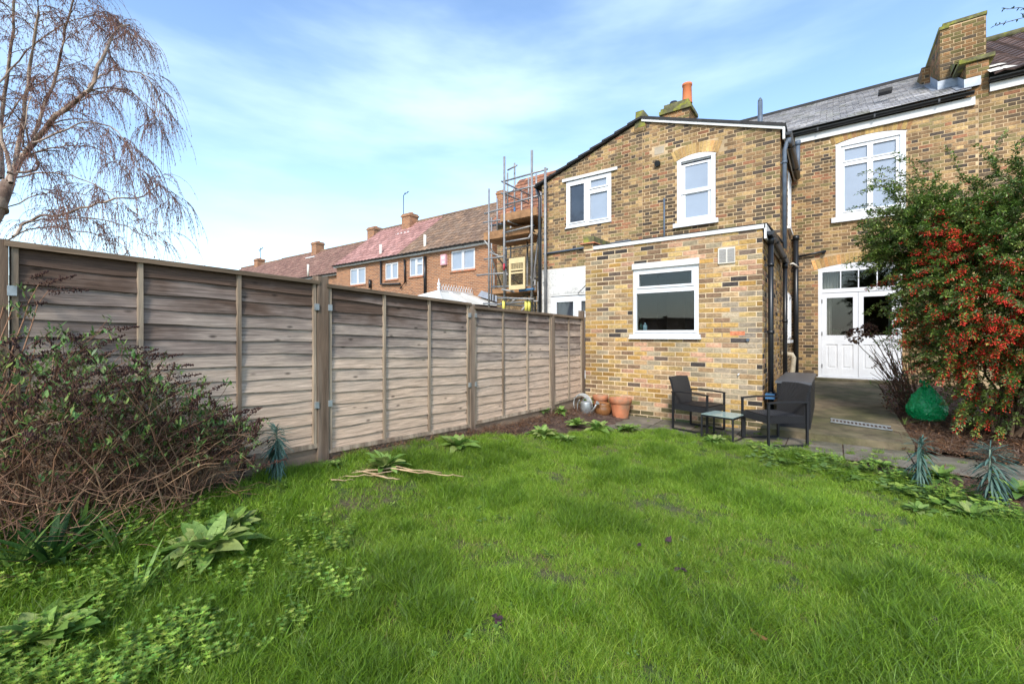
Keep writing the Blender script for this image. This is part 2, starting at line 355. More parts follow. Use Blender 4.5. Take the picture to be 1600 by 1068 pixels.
# concrete slab sloping up to the door
slab = MB()
Ys = [6.77 + i * (12.42 - 6.77) / 20 for i in range(21)]
def slabz(y): return .10 + .26 * (y - 6.77) / 5.65
for i in range(20):
    for j in range(6):
        xa, xb = -.79 + j * 1.55 / 6, -.79 + (j + 1) * 1.55 / 6
        e = [slabz(Ys[i]), slabz(Ys[i + 1])]
        slab.face([(xa, Ys[i], e[0]), (xb, Ys[i], e[0]), (xb, Ys[i + 1], e[1]), (xa, Ys[i + 1], e[1])])
slab.face([(-.79, 6.77, -.1), (.76, 6.77, -.1), (.76, 6.77, .10), (-.79, 6.77, .10)])
for i in range(20): slab.face([(.76, Ys[i], -.1), (.76, Ys[i + 1], -.1), (.76, Ys[i + 1], slabz(Ys[i + 1])), (.76, Ys[i], slabz(Ys[i]))])
slab = slab.build('patio_slab', M['concrete']); tag(slab, 'mossy concrete slab sloping up to the back door', kind='structure')
st_ = MB(); st_.box(-.30, 1.2, 12.05, 12.41, .2, .385); st_.build('door_step', M['concrete'], slab)
dr = MB()
da, db = V((-.02, 7.55, slabz(7.55) + .004)), V((.62, 7.38, slabz(7.38) + .004))
dr.raw([da, db, db + V((.0, .22, .012)), da + V((0, .24, .012))], [(0, 1, 2, 3)]); dr.build('drain_recess', M['soil'], slab)
g = MB()
for i in range(15):
    p = da.lerp(db, (i + .3) / 15.5); g.bar(p + V((0, .02, .006)), p + V((0, .2, .014)), .016, .010)
g.bar(da + V((0, 0, .014)), db + V((0, 0, .014)), .02, .016); g.bar(da + V((0, .23, .022)), db + V((0, .22, .022)), .02, .016)
g.build('drain_grate', M['galv'], slab)

path = bpy.data.objects.new('paving', None); COL.objects.link(path); path.location = (0, 6.5, 0); tag(path, 'row of worn concrete paving slabs below the brick wall', kind='structure')
b = MB(); b.box(-3.3, 2.6, 5.98, 6.765, -.07, .004); b.build('bedding_mortar', M['soil'], path)
x = -3.3
while x < 2.6:
    w_ = rnd(.55, .62)
    y0 = 6.28 if x < .1 else (6.15 if x < .5 else 6.0)
    for (ya, yb) in ((5.98, 6.52), (6.535, 6.765 if x > -.85 else 7.06)):
        b = MB(); z = rnd(-.004, .006); b.box(x, x + w_ - .014, ya, yb, -.06, z + .012)
        b.build('paving_slab', M['paving'], path)
    x += w_

# ------------------------------------------------------------------ masonry
def cells(s0, s1, z0, z1, holes, extra=()):
    xs = sorted(set([s0, s1] + list(extra) + [v for h in holes for v in h[:2] if s0 < v < s1]))
    zs = sorted(set([z0, z1] + [v for h in holes for v in h[2:4] if z0 < v < z1]))
    for i in range(len(xs) - 1):
        for j in range(len(zs) - 1):
            c = ((xs[i] + xs[i + 1]) / 2, (zs[j] + zs[j + 1]) / 2)
            if not any(h[0] < c[0] < h[1] and h[2] < c[1] < h[3] for h in holes): yield xs[i], xs[i + 1], zs[j], zs[j + 1]
def slab_holes(mb, F, s0, s1, z0, z1, holes, nf, nb, top=None, extra=(), col=(1, 1, 1)):
    tp = top or (lambda s: 1e9)
    zz = lambda s, z: min(z, tp(s))
    for a, b, c, d in cells(s0, s1, z0, z1, holes, extra):
        for nn in (nf, nb):
            q = [F(a, zz(a, c), nn), F(b, zz(b, c), nn), F(b, zz(b, d), nn), F(a, zz(a, d), nn)]
            if nn == nb: q.reverse()
            mb.face(q, col)
    for h in holes:
        a, b, c, d = h[:4]
        for (p, q) in (((a, c), (b, c)), ((b, c), (b, d)), ((b, d), (a, d)), ((a, d), (a, c))):
            mb.face([F(*p, nf), F(*q, nf), F(*q, nb), F(*p, nb)], col)
    for s in (s0, s1): mb.face([F(s, z0, nf), F(s, zz(s, z1), nf), F(s, zz(s, z1), nb), F(s, z0, nb)], col)
    if z1 < 1e8 and top is None: mb.face([F(s0, z1, nf), F(s1, z1, nf), F(s1, z1, nb), F(s0, z1, nb)], col)
def frameY(Y): return lambda s, z, n: V((s, Y - n, z))      # wall facing the camera (towards -Y)
def frameX(X): return lambda s, z, n: V((X + n, s, z))      # wall facing +X
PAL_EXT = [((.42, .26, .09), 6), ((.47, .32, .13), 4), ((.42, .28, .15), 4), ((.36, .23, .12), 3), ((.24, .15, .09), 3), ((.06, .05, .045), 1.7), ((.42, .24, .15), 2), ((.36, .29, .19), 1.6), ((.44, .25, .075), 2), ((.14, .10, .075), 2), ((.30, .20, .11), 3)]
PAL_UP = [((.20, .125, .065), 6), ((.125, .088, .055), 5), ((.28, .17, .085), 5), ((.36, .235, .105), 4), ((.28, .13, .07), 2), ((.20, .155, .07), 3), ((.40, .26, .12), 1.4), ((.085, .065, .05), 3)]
PAL_WHITE = [((.62, .60, .56), 1), ((.58, .56, .52), 1)]
def pick(pal):
    r = rnd(0, sum(w for _, w in pal))
    for c, w in pal:
        r -= w
        if r <= 0: break
    k = rnd(.85, 1.15); return tuple(min(.9, v * k) for v in c)
def brick_shape(mb, F, a, b, c, d, pr, col, top=None, rough=1.0):
    ins = .0035
    zz = (lambda s, z: min(z, top(s) - .005)) if top else (lambda s, z: z)
    j = lambda: rnd(-.0018, .0018) * rough
    o = [(a, c), (b, c), (b, d), (a, d)]; i_ = [(a + ins + j(), c + ins + j()), (b - ins + j(), c + ins + j()), (b - ins + j(), d - ins + j()), (a + ins + j(), d - ins + j())]
    vs = [F(s, zz(s, z), -.001) for s, z in o] + [F(s, zz(s, z), pr * .75) for s, z in o] + [F(s, zz(s, z), pr + j() * .6) for s, z in i_]
    fs = [(8, 9, 10, 11)] + [(k, (k + 1) % 4, 4 + (k + 1) % 4, 4 + k) for k in range(4)] + [(4 + k, 4 + (k + 1) % 4, 8 + (k + 1) % 4, 8 + k) for k in range(4)]
    mb.raw(vs, fs, col)
def layout(s0, s1, z0, z1, holes, bond, top=None, skip=None, phase=0.):
    out = []; k = 0; z = z0
    while z < z1 - .02:
        zt = min(z + .0605, z1)
        s = s0 - (.1125 if k % 2 else 0) - phase; idx = 0
        if bond == 'flemish': s = s0 - (.169 if k % 2 else 0)
        while s < s1:
            if bond == 'stretcher': ln = .215
            else: ln = .211 if idx % 2 == 0 else .0985
            if bond == 'stretcher': ln = .211
            idx += 1; a, b = max(s, s0), min(s + ln, s1); s += ln + .014
            if b - a < .03: continue
            segs = [(a, b)]
            for h in holes:
                if h[3] > z + .012 and h[2] < zt - .012:
                    ns = []
                    for p, q in segs:
                        if h[1] <= p or h[0] >= q: ns.append((p, q)); continue
                        if h[0] - p > .03: ns.append((p, h[0] - .003))
                        if q - h[1] > .03: ns.append((h[1] + .003, q))
                    segs = ns
            for p, q in segs:
                if top and min(top(p), top(q)) < z + .02 and max(top(p), top(q)) < z + .05: continue
                if skip and skip((p + q) / 2, (z + zt) / 2): continue
                out.append((p, q, z, zt, abs(q - p - ln) < .002))
        z += .075; k += 1
    return out
POOL = {}
def brick_wall(F, ori, wall, s0, s1, z0, z1, holes, bond, pal, n_ind=0, top=None, skip=None, dist=None, seed=1, quiet=.0045):
    """bricks standing proud of the mortar face; the n_ind nearest whole ones are objects of their own"""
    random.seed(seed)
    L_ = layout(s0, s1, z0, z1, holes, bond, top, skip)
    palf = pal if callable(pal) else (lambda s, z: pal)
    whole = [b for b in L_ if b[4] and b[1] - b[0] > .2 and not (top and min(top(b[0]), top(b[1])) < b[3] + .01)]
    whole.sort(key=lambda b: (F((b[0] + b[1]) / 2, b[2], 0) - V((0, 0, CZ))).length)
    ind = set(id(b) for b in whole[:n_ind]); rest = MB()
    for b in L_:
        p = palf((b[0] + b[1]) / 2, b[2]); pr = quiet + rnd(-.002, .0025)
        if id(b) in ind:
            key = (ori, id(p) if isinstance(p, list) else 0, random.randrange(26))
            if key not in POOL:
                q = MB(); G = (lambda s, z, n: V((s, -n, z))) if ori == 'Y' else (lambda s, z, n: V((n, s, z)))
                brick_shape(q, G, -.1055, .1055, -.03025, .03025, quiet + rnd(-.001, .003), pick(p), rough=1.6); POOL[key] = mesh_of(q, 'brick', M['brick'])
            o = bpy.data.objects.new('brick', POOL[key]); COL.objects.link(o); o.parent = wall
            o.location = F((b[0] + b[1]) / 2 + rnd(-.0015, .0015), b[2] + .03025 + rnd(-.001, .001), rnd(-.001, .001))
            a = rnd(-.006, .006); o.rotation_euler = (0, a, 0) if ori == 'Y' else (a, 0, 0)
        else: brick_shape(rest, F, b[0], b[1], b[2], b[3], pr, pick(p), top)
    if rest.f: rest.build('brickwork', M['brick'], wall, kind='stuff')
def arch_geom(s0, s1, zs, rise):
    c = (s0 + s1) / 2; h = (s1 - s0) / 2; r = (h * h + rise * rise) / (2 * rise); return c, zs + rise - r, r
def arch(F, wall, s0, s1, zs, rise, hgt, n, pal, ori='Y'):
    c, zc_, r = arch_geom(s0, s1, zs, rise); a0 = math.asin((s1 - s0) / 2 / r)
    a1 = a0 + .02
    for i in range(n):
        t0 = -a1 + 2 * a1 * i / n + .0045 / r * 1; t1 = -a1 + 2 * a1 * (i + 1) / n - .0045 / r
        q = MB(); P = lambda t, rr: (c + rr * math.sin(t), zc_ + rr * math.cos(t))
        o = [P(t0, r), P(t1, r), P(t1, r + hgt), P(t0, r + hgt)]; pr = .008 + rnd(-.001, .002)
        vs = [F(s, z, -.03) for s, z in o] + [F(s, z, pr) for s, z in o]
        q.raw(vs, [(4, 5, 6, 7)] + [(k, (k + 1) % 4, 4 + (k + 1) % 4, 4 + k) for k in range(4)], pick(pal))
        q.build('arch_brick', M['brick'], wall)
    b = MB()
    m_ = 16
    for i in range(m_):
        t0 = -a1 + 2 * a1 * i / m_; t1 = -a1 + 2 * a1 * (i + 1) / m_; P = lambda t, rr: (c + rr * math.sin(t), zc_ + rr * math.cos(t))
        o = [P(t0, r), P(t1, r), P(t1, r + hgt), P(t0, r + hgt)]
        b.raw([F(s, z, .0015) for s, z in o] + [F(s, z, -.1) for s, z in o], [(0, 1, 2, 3), (0, 1, 5, 4)])
    b.build('arch_mortar', M['mortar2'], wall)
    return lambda s, z: abs(s - c) < (s1 - s0) / 2 + .07 and z > zs - .01 and (s - c) ** 2 + (z - zc_) ** 2 < (r + hgt + .012) ** 2
def arch_skip(s0, s1, zs, rise, hgt):
    c, zc_, r = arch_geom(s0, s1, zs, rise)
    return lambda s, z: abs(s - c) < (s1 - s0) / 2 + .09 and z > zs - .01 and (s - c) ** 2 + (z - zc_) ** 2 < (r + hgt + .03) ** 2
def segment_plate(mb, F, s0, s1, zs, rise, nf, nb):
    c, zc_, r = arch_geom(s0, s1, zs, rise); m_ = 12
    for i in range(m_):
        a = lerp(s0, s1, i / m_); b = lerp(s0, s1, (i + 1) / m_); za = zc_ + math.sqrt(r * r - (a - c) ** 2); zb = zc_ + math.sqrt(r * r - (b - c) ** 2)
        mb.face([F(a, zs - .02, nf), F(b, zs - .02, nf), F(b, zb, nf), F(a, za, nf)])
        mb.face([F(a, za, nf), F(b, zb, nf), F(b, zb, nb), F(a, za, nb)])
def window(parent, F, s0, s1, z0, z1, panes, nf=-.05, th=.05, glass='glass_mat_frost', frame='upvc', sash=.035, name='window', glz=None, sub=True, handle=False):
    """frame slab pierced by panes; each pane has its own raised sash rim"""
    b = MB(); slab_holes(b, F, s0, s1, z0, z1, panes, nf, nf - th)
    for p in panes:
        a, c, d, e = p; r = sash
        o = (a - r, c + r, d - r, e + r)
        slab_holes(b, F, *o, [p], nf + .018, nf - .005)
    fr = b.build(name, M[frame], parent)
    for i, p in enumerate(panes):
        q = MB(); a, c, d, e = p
        vs = [F(s, z, n) for n in (nf - .022, nf - .028) for s, z in ((a - .004, d - .004), (c + .004, d - .004), (c + .004, e + .004), (a - .004, e + .004))]
        q.raw(vs, [(0, 1, 2, 3), (7, 6, 5, 4), (0, 1, 5, 4), (2, 3, 7, 6), (1, 2, 6, 5), (3, 0, 4, 7)])
        q.build('pane', M[glz[i] if glz else glass], fr)
    return fr
def part_box(name, m, parent, F, s0, s1, z0, z1, n0, n1, label=None):
    b = MB(); a = F(s0, z0, n0); c = F(s1, z1, n1)
    b.box(min(a.x, c.x), max(a.x, c.x), min(a.y, c.y), max(a.y, c.y), min(a.z, c.z), max(a.z, c.z)); return b.build(name, M[m], parent, label)
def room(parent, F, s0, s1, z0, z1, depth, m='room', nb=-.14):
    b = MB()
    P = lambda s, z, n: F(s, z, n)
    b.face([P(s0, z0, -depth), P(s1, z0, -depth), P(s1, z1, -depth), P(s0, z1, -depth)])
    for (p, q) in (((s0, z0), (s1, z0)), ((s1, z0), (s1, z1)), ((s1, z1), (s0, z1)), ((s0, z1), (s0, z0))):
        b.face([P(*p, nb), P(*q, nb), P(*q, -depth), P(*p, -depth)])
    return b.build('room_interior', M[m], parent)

# ------------------------------------------------------------------ our house
Y1, Y2, Y3, XS, XL, XM = 7.07, 9.65, 12.45, -.80, -3.57, -3.46
house = thing('brick_house', (-1, 11, 0), 'yellow brick terraced house with a flat-roofed extension, a gabled wing and white back doors', 'house')
F1 = frameY(Y1); F2 = frameY(Y2); F3 = frameY(Y3); FS = frameX(XS)
# extension, rear wall
ext_holes = [(-2.695, -1.65, 1.32, 2.535)]
b = MB(); slab_holes(b, F1, XL, XS, -.1, 2.865, ext_holes, 0, -.22)
wall = b.build('wall', M['mortar'], house, 'rear wall of the extension in yellow stock brick')
PAL_MOSS = [((.17, .15, .06), 3), ((.12, .10, .05), 3), ((.26, .19, .09), 2), ((.10, .12, .05), 1)]
PAL_GREY = [((.34, .27, .19), 4), ((.26, .21, .16), 3), ((.38, .30, .20), 3), ((.40, .27, .14), 2)]
def pal_ext(s, z):
    if z < .24 and random.random() < .8 - z * 2: return PAL_MOSS
    if s > -1.35 and z < 2.0 and random.random() < .4: return PAL_GREY
    return PAL_EXT
brick_wall(F1, 'Y', wall, XL + .002, XS, -.02, 2.86, ext_holes + [(-1.36, -1.15, 2.42, 2.645)], 'stretcher', pal_ext, 292, dist=0, seed=11)
# extension, side wall
b = MB(); slab_holes(b, FS, Y1 + .01, Y2, -.1, 2.865, [], -.001, -.2)
w2 = b.build('side_wall', M['mortar'], house)
brick_wall(FS, 'X', w2, Y1 + .0, Y2, -.02, 2.82, [], 'stretcher', PAL_EXT, 0, seed=12)
# extension window
ws0, ws1, wz0, wz1 = -2.69, -1.655, 1.375, 2.45
win = window(house, F1, ws0, ws1, wz0, wz1, [(-2.63, -1.715, 1.44, 2.05), (-2.59, -1.755, 2.165, 2.365)], nf=-.015, th=.06, glass='glass')
b = MB(); b.box(-2.70, -1.64, Y1 - .028, Y1 + .06, 2.452, 2.545); b.build('window_head', M['board'], win)
b = MB(); b.box(-2.745, -1.61, Y1 - .06, Y1 + .06, 1.30, 1.325); b.box(-2.735, -1.62, Y1 - .045, Y1 + .06, 1.325, 1.372); b.build('window_sill', M['upvc'], win)
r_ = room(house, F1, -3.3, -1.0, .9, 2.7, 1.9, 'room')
b = MB(); b.box(-2.3, -1.5, Y1 + 1.7, Y1 + 1.88, .95, 2.0); b.box(-3.1, -2.7, Y1 + 1.3, Y1 + 1.88, .95, 2.5); b.build('kitchen_cupboard', M['room_dark'], house)
for (sx, h, r, m_, lab) in ((-2.53, .13, .035, 'bottle', 'pale blue soap bottle on the sill behind the extension window'), (-2.6, .13, .025, 'bottle_dark', 'slim dark green bottle on the sill behind the extension window')):
    b = MB(); b.lathe([(0, 0), (r, .0), (r, h * .62), (r * .55, h * .78), (r * .3, h * .86), (r * .3, h), (0, h)], (sx, Y1 + .13, 1.44), 14)
    tag(b.build('bottle', M[m_]), lab, 'bottle')
b = MB(); b.box(-2.72, -1.62, Y1 + .07, Y1 + .2, 1.40, 1.44); b.build('inner_sill', M['upvc'], house)
# vent, pipes poking out, red brick, outlets
v = MB(); v.box(-1.375, -1.145, Y1 - .028, Y1 + .01, 2.42, 2.65); vent = v.build('wall_vent', M['vent'], house)
for i in range(2):
    b = MB(); xx = -1.36 + i * .112
    for k in range(9): b.box(xx + .003, xx + .096, Y1 - .034, Y1 - .027, 2.44 + k * .022, 2.455 + k * .022)
    b.build('grille', M['grille'], vent)
b = MB(); b.tube([(-1.10, Y1 + .02, .80), (-1.10, Y1 - .05, .79)], .011, 8); b.build('overflow_pipe', M['upvc'], house)
b = MB(); b.tube([(-.98, Y1 + .02, 1.30), (-.98, Y1 - .04, 1.29)], .022, 10); b.build('outlet_pipe', M['grey_pipe'], house)
b = MB(); brick_shape(b, F1, -1.215, -1.02, 1.357, 1.418, .008, (.52, .18, .09)); b.build('brick', M['brick'], wall, 'bright red replacement brick')
# extension fascia, roof, parapet
b = MB(); b.box(-3.40, -.76, Y1 - .035, Y1 - .008, 2.868, 2.925); b.build('fascia', M['board'], house)
b = MB(); b.box(-.775, -.745, Y1 - .035, Y2, 2.72, 2.925); b.build('side_fascia', M['board'], house)
b = MB(); b.raw([(-3.4, Y1 - .02, 2.926), (-.74, Y1 - .02, 2.926), (-.74, Y2, 3.10), (-3.4, Y2, 3.10), (-3.4, Y1 - .02, 2.945), (-.74, Y1 - .02, 2.945), (-.74, Y2, 3.12), (-3.4, Y2, 3.12)], [(0, 1, 2, 3), (4, 5, 6, 7), (0, 1, 5, 4), (1, 2, 6, 5)]); b.build('extension_roof', M['dark_edge'], house)
b = MB(); 
for (x0, x1, y0, y1, z0, z1) in ((-3.60, -3.42, Y1 - .008, Y2, 2.866, 2.985),): b.box(x0, x1, y0, y1, z0, z1)
pp = b.build('parapet', M['mortar'], house)
random.seed(5)
b = MB(); FP = frameY(Y1 - .008)
brick_shape(b, FP, -3.595, -3.43, 2.90, 2.975, .008, (.40, .26, .12))
G = frameX(-3.42)
for k in range(11): brick_shape(b, G, Y1 + k * .232, Y1 + k * .232 + .215, 2.90, 2.97, .008, pick(PAL_EXT))
b.build('brickwork', M['brick'], pp, kind='stuff')
b = MB(); b.raw([(-3.66, Y1 - .06, 2.985), (-3.36, Y1 - .06, 2.985), (-3.36, Y2, 3.02), (-3.66, Y2, 3.02), (-3.64, Y1 - .05, 3.005), (-3.38, Y1 - .05, 3.005), (-3.38, Y2, 3.04), (-3.64, Y2, 3.04)], [(0, 1, 2, 3), (4, 5, 6, 7), (0, 1, 5, 4), (1, 2, 6, 5), (3, 0, 4, 7)]); b.build('tile_coping', M['terracotta'], pp)
b = MB(); b.box(-3.61, -3.41, Y1 + .0, Y2, 3.0, 3.12); b.build('coping', M['moss_brick'], pp)
# gable wing
def roof_up(s): return 6.20 - abs(s - XM) * .345
up_holes = [(-2.695, -1.925, 3.73, 5.20)]
b = MB(); slab_holes(b, F2, XM, XS, 2.7, 9, up_holes, 0, -.22, top=roof_up)
uw = b.build('gable_wall', M['mortar2'], house)
sk = arch_skip(-2.72, -1.9, 5.10, .075, .225)
patch = lambda s, z: -3.20 < s < -2.95 and 5.33 < z < 5.52
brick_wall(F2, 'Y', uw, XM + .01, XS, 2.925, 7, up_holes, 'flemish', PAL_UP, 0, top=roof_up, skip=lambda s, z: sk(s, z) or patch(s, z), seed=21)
PAL_ARCH = [((.46, .30, .12), 3), ((.50, .26, .10), 2), ((.36, .22, .09), 2)]
arch(F2, uw, -2.72, -1.90, 5.10, .075, .225, 14, PAL_ARCH)
part_box('render_patch', 'render_stub', uw, F2, -3.18, -2.97, 5.35, 5.51, -.01, .004)
b = MB(); b.tube([(-3.10, Y2 + .02, 5.13), (-3.10, Y2 - .07, 5.13)], .055, 12); b.tube([(-3.10, Y2 - .05, 5.13), (-3.10, Y2 - .085, 5.12)], [.07, .06], 12); b.build('flue_outlet', M['black_pipe'], house)
b = MB(); b.tube([(-2.96, Y2 - .02, 3.1), (-2.96, Y2 - .02, 4.35)], .02, 8); b.build('thin_downpipe', M['grey_pipe'], house)
# sash window of the wing
b = MB(); slab_holes(b, F2, -2.69, -1.93, 3.74, 5.08, [(-2.61, -2.01, 3.79, 5.06)], .012, -.06)
segment_plate(b, F2, -2.70, -1.92, 5.09, .082, .010, -.06)
sw = b.build('window', M['paint'], house)
b = MB(); b.box(-2.61, -2.01, Y2 + .03, Y2 + .06, 5.0, 5.075); b.build('window_head', M['upvc'], sw)
for (za, zb, nn, nm) in ((4.37, 5.03, -.03, 'upper_sash'), (3.78, 4.43, -.05, 'lower_sash')):
    b = MB(); slab_holes(b, F2, -2.61, -2.01, za, zb, [(-2.535, -2.085, za + .085, zb - .075)], nn, nn - .04); sh = b.build(nm, M['upvc'], house)
    b = MB(); b.box(-2.54, -2.08, Y2 - nn + .018, Y2 - nn + .024, za + .08, zb - .07); b.build('pane', M['glass_mat_frost'], sh)
part_box('window_sill', 'paint', sw, F2, -2.76, -1.87, 3.655, 3.745, -.05, .075)
# wing side wall + roof
b = MB(); slab_holes(b, FS, Y2 + .005, Y3, -.1, 5.27, [(11.35, 12.0, 3.75, 5.0), (11.3, 12.0, 1.25, 2.3)], -.001, -.2)
w3 = b.build('side_wall', M['mortar2'], house)
brick_wall(FS, 'X', w3, Y2, Y3, .1, 5.25, [(11.35, 12.0, 3.75, 5.0), (11.3, 12.0, 1.25, 2.3)], 'flemish', PAL_UP, 0, seed=22)
for (za, zb) in ((3.75, 5.0), (1.25, 2.3)):
    w_ = window(house, FS, 11.35 if za > 3 else 11.3, 12.0, za, zb, [(11.42, 11.93, za + .08, zb - .08)], nf=.012)
    part_box('window_sill', 'upvc', w_, FS, 11.22, 12.1, za - .06, za, -.02, .06)
b = MB()
def rz(s): return roof_up(s) + .02
for (xa, xb) in ((XM, -.70),):
    vs = [(x, y, rz(x) + dz) for dz in (.0, .06) for x in (xa, xb) for y in (Y2 - .07, Y3 + 1.6)]
    b.raw(vs, [(0, 1, 3, 2), (4, 5, 7, 6), (0, 2, 6, 4), (1, 3, 7, 5), (2, 3, 7, 6)])
b.build('wing_roof', M['dark_edge'], house)
b = MB(); vs = [(x, y, rz(x) + dz) for dz in (-.055, .0) for x in (XM, -.72) for y in (Y2 - .055, Y2 - .012)]
b.raw(vs, [(0, 1, 3, 2), (4, 5, 7, 6), (0, 2, 6, 4), (1, 3, 7, 5), (2, 3, 7, 6)]); b.build('verge_board', M['board'], house)
b = MB(); b.box(-.755, -.715, Y2 - .06, Y2 - .0, 5.04, 5.27); b.box(-.745, -.725, Y2, Y3, 5.07, 5.24); b.build('wing_fascia', M['board'], house)
# black gutters and pipes
def gutter(parent, a, b_, r=.055, m='black_pipe', name='gutter'):
    a = V(a); b_ = V(b_); q = MB(); d = (b_ - a).normalized(); x = d.cross(V((0, 0, 1))).normalized(); prof = []
    for k in range(9):
        t = math.pi * k / 8; prof.append((math.cos(t) * r, -math.sin(t) * r))
    prof += [(-r - .006, .0), ]
    for p0, p1 in zip(prof[:-1], prof[1:]):
        q.face([a + x * p0[0] + V((0, 0, p0[1])), a + x * p1[0] + V((0, 0, p1[1])), b_ + x * p1[0] + V((0, 0, p1[1])), b_ + x * p0[0] + V((0, 0, p0[1]))], smooth=True)
    for e in (a, b_): q.face([e + x * p[0] + V((0, 0, p[1])) for p in prof[:-1]])
    n_ = max(1, int((b_ - a).length / 1.0))
    for k in range(n_):
        c = a.lerp(b_, (k + .5) / n_); q.bar(c + x * r * 1.05 + V((0, 0, -r * .5)), c - x * r * 1.05 + V((0, 0, -r * .5)), .03, r * 1.2)
    return q.build(name, M[m], parent)
def downpipe(parent, pts, r=.034, m='black_pipe', cl=(), name='downpipe'):
    q = MB(); q.tube(pts, r, 10); q.tube([V(pts[0]) + V((0, 0, .01)), V(pts[0]) - V((0, 0, .1))], r * 1.3, 10)
    for z in cl:
        p = V(pts[-1]); q.tube([(p.x, p.y, z), (p.x, p.y, z + .05)], r * 1.25, 10); q.bar((p.x - .09, p.y, z + .025), (p.x, p.y, z + .025), .02, .02)
    return q.build(name, M[m], parent)
gutter(house, (-.70, Y1 - .02, 2.82), (-.70, Y2 - .02, 2.74))
downpipe(house, [(-.715, 7.26, 2.77), (-.715, 7.26, .12)], .036, cl=(2.35, 1.38, .5))
b = MB(); b.box(-.77, -.65, 7.1, 7.32, .46, .53); b.build('pipe_bracket', M['blue'], house)
downpipe(house, [(-.71, 9.52, 2.70), (-.71, 9.52, .2)], .036, cl=(1.6,))
gutter(house, (-.665, Y2 - .05, 5.16), (-.665, Y3 - .12, 5.10), .06)
downpipe(house, [(-.67, Y2 + .05, 5.06), (-.70, Y2 + .03, 4.95), (-.73, Y2 + .03, 4.85), (-.73, Y2 + .03, 3.0)], .036, 'grey_pipe', cl=(4.6,))
downpipe(house, [(-.66, Y3 - .13, 5.95), (-.66, Y3 - .13, 5.12)], .045, 'grey_pipe')
downpipe(house, [(-.70, Y3 - .1, 3.72), (-.70, Y3 - .1, .3)], .055, cl=(3.0,), name='soil_pipe')
b = MB(); b.tube([(-.68, Y3 - .08, 3.22), (-.12, Y3 - .08, 3.30)], .028, 8); b.tube([(-.16, Y3 - .12, 3.26), (-.16, Y3 + .02, 3.3)], .03, 8); b.build('waste_pipe', M['black_pipe'], house)
b = MB(); b.tube([(-.8, Y3 - .5, 3.0), (-.74, Y3 - .5, 3.02), (-.66, Y3 - .12, 2.98)], .022, 8); b.build('overflow_pipe', M['vent'], house)
b = MB(); b.tube([(-.8, 9.9, 1.0), (-.62, 9.9, .99), (-.6, 9.9, .93), (-.62, 9.9, .6), (-.66, 9.9, .5)], .045, 10); b.build('bent_waste_pipe', M['pvc_tube'], house)
# main rear wall
XR = 2.33
mh = [(.06, 1.26, 4.03, 5.86), (-.27, 1.2, .385, 3.0)]
b = MB(); slab_holes(b, F3, XS - .3, XR, -.1, 6.12, mh, 0, -.22); mw = b.build('rear_wall', M['mortar2'], house)
sk1 = arch_skip(.04, 1.28, 5.74, .075, .225); sk2 = arch_skip(-.29, 1.22, 2.90, .10, .225)
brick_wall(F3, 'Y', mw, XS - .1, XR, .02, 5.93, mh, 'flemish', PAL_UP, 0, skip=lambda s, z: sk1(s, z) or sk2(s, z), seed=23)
PAL_ARCH2 = [((.38, .25, .09), 3), ((.33, .18, .08), 2), ((.24, .15, .06), 2)]
arch(F3, mw, .04, 1.28, 5.74, .075, .225, 18, PAL_ARCH2)
arch(F3, mw, -.29, 1.22, 2.90, .10, .225, 22, PAL_ARCH)
b = MB(); slab_holes(b, F3, .06, 1.26, 4.04, 5.70, [(.15, 1.17, 4.10, 5.66)], .01, -.08); segment_plate(b, F3, .05, 1.27, 5.72, .09, .006, -.08); mwf = b.build('window', M['paint'], house)
b = MB(); slab_holes(b, F3, .15, 1.17, 4.10, 5.66, [(.22, .62, 4.18, 5.2), (.72, 1.10, 4.18, 5.2), (.22, .62, 5.32, 5.58), (.72, 1.10, 5.32, 5.58)], -.02, -.06)
for p in [(.22, .62, 4.18, 5.2), (.72, 1.10, 4.18, 5.2), (.22, .62, 5.32, 5.58), (.72, 1.10, 5.32, 5.58)]:
    slab_holes(b, F3, p[0] - .03, p[1] + .03, p[2] - .03, p[3] + .03, [p], -.006, -.03)
    q = MB(); q.box(p[0] - .005, p[1] + .005, Y3 + .04, Y3 + .046, p[2] - .005, p[3] + .005); q.build('pane', M['glass_mat_frost'], mwf)
b.build('casement_frame', M['upvc'], mwf)
part_box('window_sill', 'paint', mwf, F3, -.02, 1.34, 3.93, 4.04, -.05, .08)
